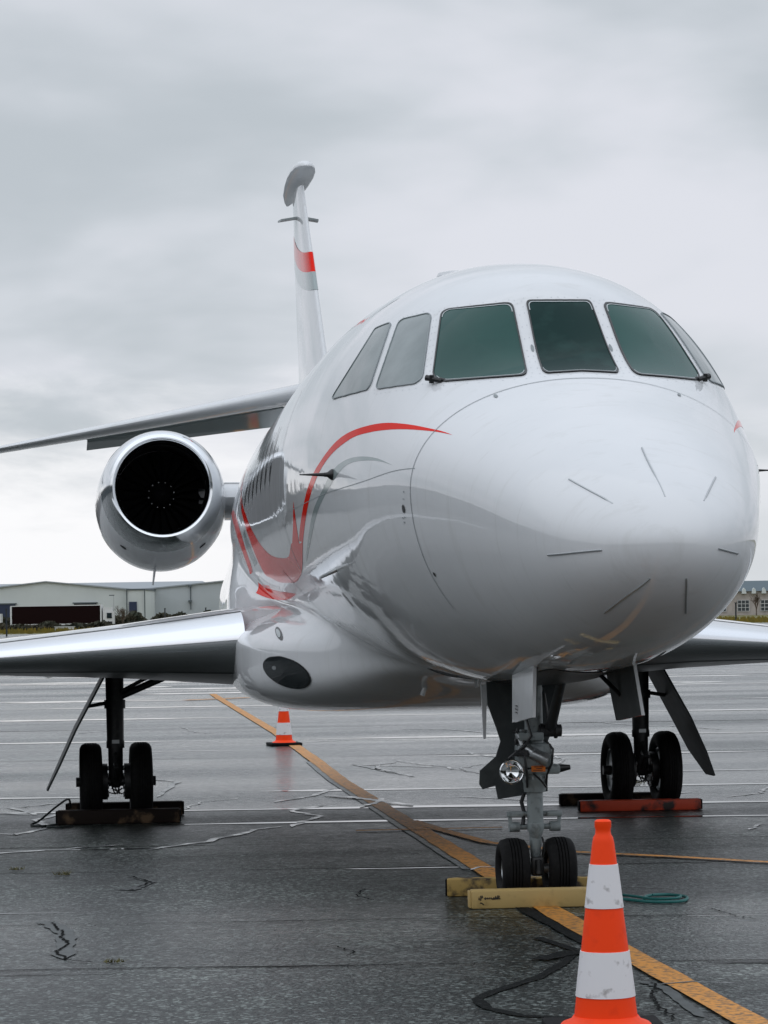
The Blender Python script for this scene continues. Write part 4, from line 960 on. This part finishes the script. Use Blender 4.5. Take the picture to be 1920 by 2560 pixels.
# main legs
for sd in (-1, 1):
    X0 = sd * 2.225; Y0 = 7.39
    mb = MB().tube((X0, Y0, 1.36), (X0, Y0, .62), .078, .070, 24).tube((X0, Y0, 1.0), (X0, Y0, .93), .088, .088, 24).tube((X0, Y0, .66), (X0, Y0, .60), .075, .075, 24).tube((X0, Y0, .62), (X0, Y0, .36), .062, .06, 24).lathe([(0, .03), (.03, .055), (.08, .068), (.13, .06)], (X0, Y0, .27), (0, 0, 1), 20)
    ml = mb.obj('main_gear_leg', 'geardark', jet)
    MB().tube((X0 - .33, Y0, .322), (X0 + .33, Y0, .322), .04, .04, 18).obj('axle', 'geardark', ml)
    for q in (-1, 1):
        c = (X0 + q * .207, Y0, .322); tyre(c, .325, .185, ml, .19)
        MB().tube((X0 + q * .07, Y0, .322), (X0 + q * .13, Y0, .322), .15, .15, 24).obj('brake_pack', 'geardark', ml)
        mb = MB()
        for k in range(8):
            a = 2 * math.pi * k / 8 + .3; mb.tube((X0 + q * .06, Y0 + .12 * math.cos(a), .322 + .12 * math.sin(a)), (X0 + q * .1, Y0 + .12 * math.cos(a), .322 + .12 * math.sin(a)), .018, .018, 8)
        mb.obj('brake_cylinders', 'steel', ml)
    # retraction brace and links
    MB().tube((X0 - sd * .05, Y0 - .02, 1.03), (X0 - sd * .75, Y0 - .05, 1.32), .03, .03, 12).tube((X0 - sd * .05, Y0 - .06, 1.07), (X0 - sd * .5, Y0 - .1, 1.30), .016, .016, 10).obj('side_brace', 'geardark', ml)
    MB().tube((X0, Y0 - .06, .55), (X0, Y0 - .19, .45), .022, .02, 10).tube((X0, Y0 - .19, .45), (X0, Y0 - .07, .34), .02, .022, 10).obj('torque_link', 'geardark', ml)
    mb = MB()
    for k in range(4):
        a = -.1 + .06 * k; mb.path([(X0 + a, Y0 - .05, .30), (X0 + a * .7 + .01, Y0 - .08, .235), (X0 + a * .3 + .02, Y0 - .07, .222), (X0 - a * .5, Y0 - .06, .27)], .006, 6)
    mb.obj('brake_hoses', 'black', ml)
    MB().tube((X0, Y0 - .075, .47), (X0, Y0 - .085, .47), .022, .022, 14).box((X0, Y0 - .074, .655), (.06, .006, .03)).obj('leg_placard', 'steel', ml)
    # leg door: long plate sloping outwards
    o_ = [(2.30, 1.22), (2.33, 1.20), (2.56, .78), (2.70, .48), (2.80, .275)]
    yf = [(6.95, 7.62), (6.93, 7.66), (6.92, 7.70), (6.96, 7.62), (7.10, 7.40)]
    poly = [(sd * x_, y_[0], z_) for (x_, z_), y_ in zip(o_, yf)] + [(sd * x_, y_[1], z_) for (x_, z_), y_ in list(zip(o_, yf))[::-1]]
    mb = MB(); n_ = len(o_)
    V = [(sd * x_, y_[k], z_) for (x_, z_), y_ in zip(o_, yf) for k in (0, 1)]; V += [(v[0] - sd * .014, v[1], v[2] - .006) for v in V]; F = []
    for i in range(n_ - 1):
        a = 2 * i; F += [(a, a + 1, a + 3, a + 2), (2 * n_ + a, 2 * n_ + a + 2, 2 * n_ + a + 3, 2 * n_ + a + 1), (a, a + 2, 2 * n_ + a + 2, 2 * n_ + a), (a + 1, 2 * n_ + a + 1, 2 * n_ + a + 3, a + 3)]
    F += [(0, 2 * n_, 2 * n_ + 1, 1), (2 * n_ - 2, 2 * n_ - 1, 4 * n_ - 1, 4 * n_ - 2)]
    MB().add(V, F).obj('main_gear_door', 'doordark', ml, smooth=40)  # backlit shade on the door put into its dark colour
    MB().tube((X0 + sd * .04, Y0, .98), (X0 + sd * .22, Y0, .95), .016, .016, 8).obj('door_stay', 'geardark', ml)

# ================================================================== cones
def cone(loc, k, label, rz):
    root = empty('traffic_cone', loc)
    tag(root, label, 'cone', 'traffic cones round the jet')
    H0 = .043
    def rad(z): return .128 + (.033 - .128) * (z / .80)
    def seg(z0, z1, name, material, off=0.0):
        return MB().lathe([(0, .001), (0, rad(z0) + off), ((z1 - z0) / 2, rad((z0 + z1) / 2) + off), (z1 - z0, rad(z1) + off), (z1 - z0, .001)], (0, 0, H0 + z0), (0, 0, 1), 48)
    def pt(mbx, name, material):
        o = mbx.obj(name, material, None, smooth=40); o.parent = root; return o
    b = MB().box((0, 0, .0225), (.46, .46, .045), bev=.01)
    pt(b, 'base', 'blackrubber')
    pt(MB().lathe([(0, .001), (0, .178), (.008, .17), (.02, .138), (.035, .127)], (0, 0, H0 + .003), (0, 0, 1), 48), 'base_flare', 'orange')
    body = MB().lathe([(0, .001), (0, rad(0)), (.715, rad(.715)), (.722, rad(.722) - .001), (.735, .0385), (.746, .0315), (.765, .0295), (.776, .033), (.797, .0325), (.803, .025), (.80, .001)], (0, 0, H0), (0, 0, 1), 48)
    pt(body, 'cone_body', 'orange')
    for z0, z1 in ((.115, .292), (.46, .63)):
        pt(MB().lathe([(0, rad(z0) + .001), (.0005, rad(z0) + .0035), (z1 - z0 - .0005, rad(z1) + .0035), (z1 - z0, rad(z1) + .001)], (0, 0, H0 + z0), (0, 0, 1), 48), 'reflective_sleeve', 'reflective')
    root.scale = (k, k, k); root.rotation_euler = (0, 0, rz)
    return root
cone((-.664, -5.29, 0.001), 1.008, 'large orange and white striped traffic cone in the foreground before the nose wheels', YAW * -1 + .05)
cone((.30, 20.25, 0.001), .88, 'small far traffic cone on black base standing behind the belly on the yellow line', .1)

# ================================================================== chocks
def chock(loc, L, w, h, rz, material, label, group, endcap=True):
    root = empty('wheel_chock', loc); tag(root, label, 'chock', group)
    o = MB().box((0, 0, h / 2), (L, w, h), bev=.012).obj('beam', material, None, smooth=30); o.parent = root
    if endcap:
        for sg in (-1, 1):
            e_ = MB().box((sg * (L / 2 + .004), 0, h / 2), (.01, w * .9, h * .9), bev=.003).obj('end_plate', 'chock_yellow' if 'yellow' in material else 'blackrubber', None, smooth=30); e_.parent = root
    root.rotation_euler = (0, 0, rz)
    return root
c1 = chock((-.10, -.40, 0.001), .70, .12, .105, R(-3.2), 'chock_yellow', 'pale yellow wooden chock with black handwriting in front of the nose wheels', 'chocks at the nose wheels')
chock((-.06, .29, 0.001), .84, .11, .105, R(-9), 'chock_worn', 'worn yellow chock lying behind the nose wheels', 'chocks at the nose wheels')
chock((-2.22, 6.99, 0.001), 1.00, .13, .115, R(-3), 'chock_dark', 'dark weathered chock with patches of bare paint in front of the left-hand main wheels', 'chocks at the main wheels')
chock((-2.14, 7.83, 0.001), .98, .12, .12, R(-4), 'chock_dark', 'dark weathered chock behind the left-hand main wheels', 'chocks at the main wheels')
chock((2.13, 7.02, 0.001), 1.02, .12, .092, R(-4), 'chock_red', 'orange-red painted chock in front of the right-hand main wheels', 'chocks at the main wheels')
chock((2.12, 7.83, 0.001), 1.02, .12, .10, R(-4), 'chock_dark', 'black chock behind the right-hand main wheels', 'chocks at the main wheels')
# handwriting on the front chock: i P o w c i A P
def stroke(pts): return [(-.305 + x * .105, z * .105 + .052) for x, z in pts]
ST = [[(0, 0), (0, .12)], [(0, .17), (.005, .18)], [(.09, -.03), (.10, .22), (.19, .22), (.19, .13), (.10, .11)], [(.33, .03), (.30, .08), (.34, .13), (.39, .08), (.34, .03)], [(.43, .13), (.46, .04), (.50, .11), (.54, .05), (.58, .13)],
      [(.68, .13), (.63, .09), (.66, .05), (.75, .05)], [(.79, .05), (.80, .14)], [(.86, .05), (.91, .2), (.95, .06)], [(1.0, .05), (1.02, .22), (1.1, .2), (1.09, .13), (1.02, .13)], [(.7, .035), (1.15, .05)], [(.05, -.16), (.14, -.17), (.25, -.25)]]
mb = MB()
for s_ in ST:
    q = stroke(s_); mb.path([(x, -.0605, z) for x, z in q], .0035, 6)
hw = mb.obj('handwriting', 'black', None, smooth=None); hw.parent = c1
# ropes
def spline(pts, n=10):
    P = [Vector(p) for p in pts]; out = []
    for i in range(len(P) - 1):
        p0, p1, p2, p3 = P[max(i - 1, 0)], P[i], P[i + 1], P[min(i + 2, len(P) - 1)]
        for j in range(n):
            t = j / n; out.append(.5 * ((2 * p1) + (p2 - p0) * t + (2 * p0 - 5 * p1 + 4 * p2 - p3) * t * t + (3 * p1 - p0 - 3 * p2 + p3) * t**3))
    return out + [P[-1]]
mb = MB()
mb.path(spline([(.24, -.40, .06), (.36, -.32, .03), (.47, -.22, .012), (.56, -.37, .012), (.66, -.44, .012), (.78, -.40, .012), (.845, -.2, .012), (.80, -.06, .012), (.70, -.02, .012), (.62, -.12, .012), (.58, -.27, .012)]), .009, 8)
mb.path(spline([(.34, .2, .06), (.45, .1, .02), (.55, -.15, .02), (.62, -.34, .022), (.74, -.36, .024), (.81, -.2, .02), (.76, -.1, .02), (.66, -.13, .022)]), .008, 8)
tag(mb.obj('chock_rope', 'rope'), 'looped teal rope lying on the asphalt beside the nose-wheel chocks', 'rope', 'chock ropes')
mb = MB().path(spline([(-2.60, 7.75, .1), (-2.62, 7.6, .17), (-2.72, 7.3, .13), (-2.86, 7.0, .04), (-2.93, 6.9, .012), (-2.84, 6.75, .012), (-2.72, 6.85, .014), (-2.8, 6.7, .012), (-2.7, 6.55, .012), (-2.6, 6.7, .012)]), .009, 8)
tag(mb.obj('chock_rope', 'darkrope'), 'dark cord trailing to the ground left of the left-hand main wheel chocks', 'rope', 'chock ropes')
mb = MB().path(spline([(2.55, 7.8, .1), (2.62, 7.7, .2), (2.62, 7.6, .28), (2.56, 7.5, .36)]), .008, 8)
tag(mb.obj('chock_rope', 'darkrope'), 'thin dark cord arching up beside the right-hand main wheels', 'rope', 'chock ropes')
for i, (x, y, h_, lb) in enumerate(((-3.02, 2.87, .03, 'tuft of dry weeds in a pavement joint at the far left'), (-2.72, 2.38, .045, 'tuft of dry weeds in the joint just right of the leftmost tuft'), (-2.52, -2.43, .025, 'small tuft of dry weeds at the end of the crack in the left foreground'), (2.9, 10.6, .05, 'line of dark weeds in the joint beyond the right-hand wheels'))):
    tag(weed(x, y, h_, 40), lb, 'weeds', 'weeds in the joints')

# ================================================================== background
M['shedwhite'] = mat('pale_cladding', (0.60, 0.64, 0.63), 0.6, noise=(.15, (0.56, 0.60, 0.59), .4, .6))
M['shedgrey'] = mat('grey_cladding', (0.46, 0.50, 0.52), 0.6, noise=(.15, (0.42, 0.46, 0.48), .4, .6))
M['roofgrey'] = mat('grey_roof_sheet', (0.30, 0.33, 0.35), 0.7)
M['trim'] = mat('dark_trim', (0.09, 0.11, 0.12), 0.6)
M['blue'] = mat('navy_door', (0.012, 0.022, 0.06), 0.5)
M['darkopen'] = mat('dark_opening', (0.015, 0.017, 0.02), 0.7)
M['curtain'] = mat('maroon_curtain', (0.008, 0.0015, 0.0015), 0.7, spec=0.1)
M['lorrywhite'] = mat('lorry_white', (0.62, 0.63, 0.63), 0.4)
M['stone'] = mat('pale_render', (0.42, 0.38, 0.35), 0.9, noise=(.8, (0.33, 0.30, 0.28), .4, .65))
M['slate'] = mat('blue_slate', (0.10, 0.135, 0.155), 0.7)
M['wood'] = mat('bare_twigs', (0.10, 0.075, 0.055), 0.95)
M['post'] = mat('dark_post', (0.02, 0.025, 0.03), 0.7)
M['hedge'] = mat('dark_hedge', (0.025, 0.03, 0.018), 0.95, noise=(.7, (0.06, 0.05, 0.03), .4, .7))
M['pane_far'] = mat('far_window_glass', (0.02, 0.03, 0.035), 0.1)
for k_ in ('shedwhite', 'shedgrey'):
    t_ = M[k_].node_tree; w_ = t_.nodes.new('ShaderNodeTexWave'); w_.inputs['Scale'].default_value = 1.6; g_ = t_.nodes.new('ShaderNodeTexCoord'); t_.links.new(g_.outputs['Object'], w_.inputs['Vector'])
    b_ = t_.nodes.new('ShaderNodeBump'); b_.inputs['Strength'].default_value = .5; b_.inputs['Distance'].default_value = .08; t_.links.new(w_.outputs['Fac'], b_.inputs['Height']); t_.links.new(b_.outputs[0], t_.nodes['Principled BSDF'].inputs['Normal'])
def sbox(mb, x0, x1, d0, d1, z0, z1):
    P = [site(x, d, z) for x in (x0, x1) for d in (d0, d1) for z in (z0, z1)]
    return mb.add(P, [(0, 1, 3, 2), (4, 6, 7, 5), (0, 4, 5, 1), (2, 3, 7, 6), (0, 2, 6, 4), (1, 5, 7, 3)])
def root_at(name, x, d, label, cat, group=None):
    o = empty(name, site(x, d, 0)); bpy.context.view_layer.update(); return tag(o, label, cat, group)
def gable(mb, prof, d0, d1):
    a = [site(x, d0, z) for x, z in prof]; b = [site(x, d1, z) for x, z in prof]; n = len(prof)
    return mb.add(a + b, [tuple(range(n)), tuple(range(n, 2 * n))[::-1]] + [(i, (i + 1) % n, n + (i + 1) % n, n + i) for i in range(n)])
# pale gabled warehouse
w1 = root_at('warehouse', -57, 480, 'pale gable-fronted warehouse behind the lorry at far left', 'warehouse', 'industrial sheds on the skyline')
gable(MB(), [(-71, 0), (-43.4, 0), (-43.4, 6.5), (-57.1, 7.95), (-71, 6.5)], 480, 540).obj('wall', 'shedwhite', w1, smooth=None)
gable(MB(), [(-71.5, 6.42), (-71.5, 6.66), (-57.1, 8.15), (-43.0, 6.66), (-43.0, 6.42), (-57.1, 7.97)], 479.6, 540.4).obj('roof', 'roofgrey', w1, smooth=None)
for x0, x1, z1_, mt in ((-52.4, -48.6, 4.25, 'darkopen'), (-67, -62.3, 4.3, 'blue')):
    sbox(MB(), x0, x1, 479.7, 480.5, 0, z1_).obj('loading_door', mt, w1, smooth=None)
    sbox(MB(), x0 - .2, x1 + .2, 479.55, 479.95, z1_, z1_ + .2).obj('door_lintel', 'trim', w1, smooth=None)
w2 = root_at('entrance_block', -42, 478, 'narrow flat-roofed block with navy door between the pale and grey sheds', 'building')
sbox(MB(), -43.2, -40.3, 478, 500, 0, 6.35).obj('wall', 'shedwhite', w2, smooth=None)
sbox(MB(), -43.35, -40.15, 477.8, 500.2, 6.35, 6.6).obj('parapet', 'trim', w2, smooth=None)
sbox(MB(), -42.9, -41.6, 477.8, 478.3, 0, 4.4).obj('door', 'blue', w2, smooth=None)
for x in (-43.3, -40.25): sbox(MB(), x - .08, x + .08, 477.75, 477.95, 0, 6.3).obj('downpipe', 'trim', w2, smooth=None)
w3 = root_at('warehouse', -22, 500, 'long grey warehouse partly hidden behind the fuselage', 'warehouse', 'industrial sheds on the skyline')
gable(MB(), [(-42.1, 0), (-3, 0), (-3, 6.6), (-22.5, 8.3), (-34, 7.5), (-42.1, 6.6)], 500, 560).obj('wall', 'shedgrey', w3, smooth=None)
gable(MB(), [(-42.4, 6.6), (-42.4, 6.8), (-22.5, 8.55), (-2.7, 6.8), (-2.7, 6.6), (-22.5, 8.32)], 499.6, 560).obj('roof', 'roofgrey', w3, smooth=None)
MB().tube(site(-34, 499.8, 3.0), site(-34, 499.8, 7.2), .1, .1, 6).obj('downpipe', 'trim', w3)
for z_ in (4.3, 7.0): sbox(MB(), -34.4, -33.8, 499.3, 500, z_, z_ + .35).obj('wall_lamp', 'trim', w3, smooth=None)
w4 = root_at('warehouse', -50, 560, 'grey roof of a further warehouse rising behind the pale gable', 'warehouse', 'industrial sheds on the skyline')
mb = MB(); P = [site(-95, 565, 0), site(-33, 565, 0), site(-33, 565, 6.6), site(-95, 565, 6.6)]; Q = [site(-95, 625, 0), site(-33, 625, 0), site(-33, 625, 6.6), site(-95, 625, 6.6)]
mb.add(P + Q, [(0, 1, 2, 3), (7, 6, 5, 4), (0, 4, 5, 1), (1, 5, 6, 2), (0, 3, 7, 4)]); mb.obj('wall', 'shedgrey', w4, smooth=None)
mb = MB(); mb.add([site(-96, 564, 6.5), site(-32.5, 564, 6.5), site(-38, 595, 9.2), site(-93, 595, 9.2), site(-96, 626, 6.5), site(-32.5, 626, 6.5)], [(0, 1, 2, 3), (3, 2, 5, 4), (1, 5, 2), (0, 3, 4)]); mb.obj('roof', 'roofgrey', w4, smooth=None)
# lorry
def lorry_wheel(x, d, parent): MB().tube(site(x, d, .5), site(x, d + .3, .5), .5, .5, 16).obj('wheel', 'tyre', parent)
lr = root_at('lorry', -49.6, 430, 'lorry with long maroon-black curtain-sided trailer before the pale warehouse', 'lorry')
sbox(MB(), -56.4, -43.0, 430, 432.5, 1.0, 3.65).obj('curtain_side', 'curtain', lr, smooth=None)
mb = MB(); sbox(mb, -56.6, -42.8, 429.9, 432.6, 3.65, 3.78); sbox(mb, -56.65, -56.4, 429.9, 432.6, .6, 3.65); sbox(mb, -43.0, -42.8, 429.9, 432.6, .8, 3.65); mb.obj('trailer_frame', 'lorrywhite', lr, smooth=None)
for k in range(5): sbox(MB(), -56.3 + 2.7 * k, -53.75 + 2.7 * k, 429.92, 432.4, .6, .97).obj('side_guard', 'lorrywhite', lr, smooth=None)
for x in (-54.8, -53.6, -52.4, -44.3): lorry_wheel(x, 430.2, lr)
mb = MB(); sbox(mb, -42.6, -41.0, 430, 432.4, .7, 2.75); sbox(mb, -42.6, -41.3, 430.1, 432.3, 2.75, 3.35); mb.obj('cab', 'lorrywhite', lr, smooth=None)
sbox(MB(), -42.0, -41.25, 429.9, 430.1, 1.7, 2.5).obj('cab_window', 'pane_far', lr, smooth=None); sbox(MB(), -42.2, -41.2, 429.93, 430.1, .7, 1.2).obj('wheel_arch', 'darkopen', lr, smooth=None)
lorry_wheel(-41.8, 430.2, lr)
tv = root_at('lorry', -58, 424, 'white lorry cab cut off at the left edge behind a fence post', 'lorry')
mb = MB(); sbox(mb, -62, -58.6, 424, 426.4, .9, 3.1); sbox(mb, -58.6, -57.3, 424.2, 426.3, 1.2, 2.6); mb.obj('cab', 'lorrywhite', tv, smooth=None); sbox(MB(), -59.4, -58.7, 423.9, 424.1, 1.7, 2.5).obj('cab_window', 'pane_far', tv, smooth=None)
MB().tube(site(-58.4, 424.2, .5), site(-58.4, 424.5, .5), .5, .5, 14).obj('wheel', 'tyre', tv)
cb = root_at('utility_cabinet', -42.6, 380, 'low white cabinet in the grass in front of the dark lorry', 'cabinet')
sbox(MB(), -44.1, -41.6, 380, 381, 0, .62).obj('body', 'lorrywhite', cb, smooth=None); sbox(MB(), -44.2, -41.5, 379.9, 381.1, .62, .68).obj('lid', 'lorrywhite', cb, smooth=None)
# bare trees
def bare(x, d, h, spread, label, seed, name='bare_tree', levels=5):
    rnd = random.Random(seed); tw = MB(); trunk = MB(); base = site(x, d, 0)
    def grow(p, dr, ln, r, lv):
        q = p + dr * ln
        (trunk if lv < 2 else tw).tube(p, q, r, r * .7, 5 if lv < 2 else 3, cap=False)
        if lv >= levels: return
        for k in range(3 if lv else 6):
            nd = (dr + Vector((rnd.uniform(-1, 1), rnd.uniform(-1, 1), rnd.uniform(-.25, .7))) * spread).normalized(); grow(p.lerp(q, rnd.uniform(.55, 1)), nd, ln * rnd.uniform(.6, .85), r * .62, lv + 1)
    grow(base, Vector((0, 0, 1)), h * .26, h * .022, 0)
    o = root_at(name, x, d, label, 'tree', 'bare trees'); trunk.obj('trunk', 'wood', o, smooth=None, recalc=False); tw.obj('crown', 'wood', o, smooth=None, recalc=False)
bare(-40.4, 438, 4.9, .75, 'bare round bush between the lorry cab and the navy door', 3)
bare(-49.5, 446, 4.9, .5, 'bare tree top showing above the curtain-sided trailer', 5)
bare(-28.5, 455, 3.0, .8, 'small bare shrub in the hedge before the grey shed', 8)
bare(84, 640, 7.0, .6, 'bare tree in front of the paned windows of the stone building', 12)
bare(74.5, 640, 4.5, .7, 'low bare shrub left of the paned windows at far right', 14)
def hedge(x0, x1, d, h, n, name, seed, rr=0.35):
    rnd = random.Random(seed); mb = MB()
    for i in range(n):
        x = rnd.uniform(x0, x1); hh = h * (.75 + .35 * math.sin(x * 1.3) * math.sin(x * .37)); z = rnd.uniform(0, 1)**.8 * hh; c = site(x, d + rnd.uniform(-1.2, 1.2), z); r = rnd.uniform(.57, 1.43) * rr
        a = Vector((rnd.uniform(-1, 1), rnd.uniform(-1, 1), rnd.uniform(-1, 1))).normalized() * r; b = a.orthogonal().normalized() * r
        mb.add([c + a, c + b, c - a, c - b], [(0, 1, 2, 3)])
    return mb.obj(name, 'hedge', None, smooth=None, recalc=False, kind='stuff')
tag(hedge(-54, -18, 398, 1.15, 5000, 'scrub', 6), 'low dark scrub in front of the lorry and sheds', 'scrub')
tag(hedge(-64, -2, 452, 2.5, 15000, 'hedge', 2), 'dark scrubby hedge along the foot of the sheds', 'hedge')
for x, d, z_, lb in ((-38.6, 290, 2.75, 'tall dark fence post at the left edge before the trailer'), (-33.2, 430, 3.0, 'short dark post at the left of the grey shed wall'), (-27.0, 430, 3.0, 'short dark post nearer the fuselage before the grey shed'), (43.4, 350, 2.35, 'dark fence post in the grass at far right')):
    o = root_at('fence_post', x, d, lb, 'post', 'fence posts'); b_ = site(x, d, 0)
    MB().tube(b_, b_ + UP * z_, .1 if d > 300 else .085, None, 8).obj('post', 'post', o); MB().box(b_ + UP * (z_ + .03), (.26, .26, .1)).obj('cap', 'post', o, smooth=None)
lp = root_at('street_lamp', -41.5, 436, 'thin street lamp rising above the bare bush', 'lamp'); b_ = site(-41.5, 436, 0)
MB().tube(b_, b_ + UP * 5.2, .07, .05, 8).obj('pole', 'steel', lp); MB().box(b_ + UP * 5.2 + RGT * -.3, (.8, .25, .14)).obj('lamp_head', 'trim', lp, smooth=None)
# stone building at the right
hb = root_at('stone_building', 95, 700, 'stone building with blue slate roof and tall paned windows at far right', 'building')
sbox(MB(), 70, 125, 700, 714, 0, 6.0).obj('wall', 'stone', hb, smooth=None)
mb = MB(); mb.add([site(69.5, 699.3, 5.9), site(125.5, 699.3, 5.9), site(125.5, 704, 8.5), site(69.5, 704, 8.5), site(69.5, 715, 8.4), site(125.5, 715, 8.4), site(69.5, 715, 5.9), site(125.5, 715, 5.9)], [(0, 1, 2, 3), (3, 2, 5, 4), (0, 3, 4, 6), (1, 7, 5, 2)])
mb.obj('roof', 'slate', hb, smooth=None)
for k in range(9):
    x = 81.2 + 5.7 * (k - 1); wv_ = sbox(MB(), x + 6 - .05, x + 6 + 2.95, 699.8, 700.2, 1.0, 3.7).obj('window', 'pane_far', hb, smooth=None)
    for q in range(4): sbox(MB(), x + 6 + .95 * q, x + 6 + .95 * q + .1, 699.7, 699.9, .95, 3.75).obj('glazing_bar', 'lorrywhite', wv_, smooth=None)
    for q in range(4): sbox(MB(), x + 6 - .05, x + 6 + 2.95, 699.72, 699.88, .95 + .9 * q, 1.05 + .9 * q).obj('glazing_bar', 'lorrywhite', wv_, smooth=None)
for k in range(18):
    x = 73.5 + 2.45 * k; gable(MB(), [(x, 5.3), (x + 1.15, 5.3), (x + 1.0, 6.3), (x + .6, 6.75), (x + .2, 6.3)], 698.9, 701.5).obj('dormer', 'shedwhite', hb, smooth=None)
# low grass bank beyond the apron edge
M['grass2'] = mat('dry_grass', (0.20, 0.145, 0.02), 0.95, noise=(.25, (0.11, 0.10, 0.02), .38, .65))
rnd = random.Random(4); mb = MB()
for i in range(5200):
    x = rnd.uniform(-75, 75); d = rnd.uniform(330, 430); c = site(x, d, 0); h_ = rnd.uniform(.25, .7); q = RGT * rnd.uniform(.1, .3)
    mb.add([c - q, c + q, c + UP * h_ + RGT * rnd.uniform(-.2, .2)], [(0, 1, 2)])
tag(mb.obj('long_grass', 'grass2', None, smooth=None, recalc=False, kind='stuff'), 'rough yellowish grass beyond the edge of the apron', 'grass')
# off-frame surroundings that the paintwork mirrors: hangars to the left, an added tree belt behind the photographer, raised to cut low sky light on the nose
hg = root_at('hangar', -95, 20, 'long grey hangar to the left of the apron, mirrored in the paint', 'hangar')
M['hangar'] = mat('hangar_cladding', (0.045, 0.052, 0.05), 0.6, spec=0.2)
sbox(MB(), -130, -85, -90, 260, 0, 10.5).obj('wall', 'hangar', hg, smooth=None)
for k in range(16): sbox(MB(), -85.6, -84.6, -52 + 20 * k, -36 + 20 * k, 0, 7.5 + (k % 3)).obj('hangar_door', 'trim', hg, smooth=None)
sbox(MB(), -131, -84.5, -91, 261, 10.5, 11).obj('roof', 'roofgrey', hg, smooth=None)
tag(hedge(-165, -48, 300, 15, 6500, 'offframe_tree_belt', 21, 1.3), 'dark wood beyond the left edge of the apron, mirrored in the paint', 'trees')
tag(hedge(-150, 140, -62, 15, 9000, 'offframe_tree_belt', 9, 1.3), 'unseen dark tree belt added behind the photographer, raised to cut low sky light', 'trees')
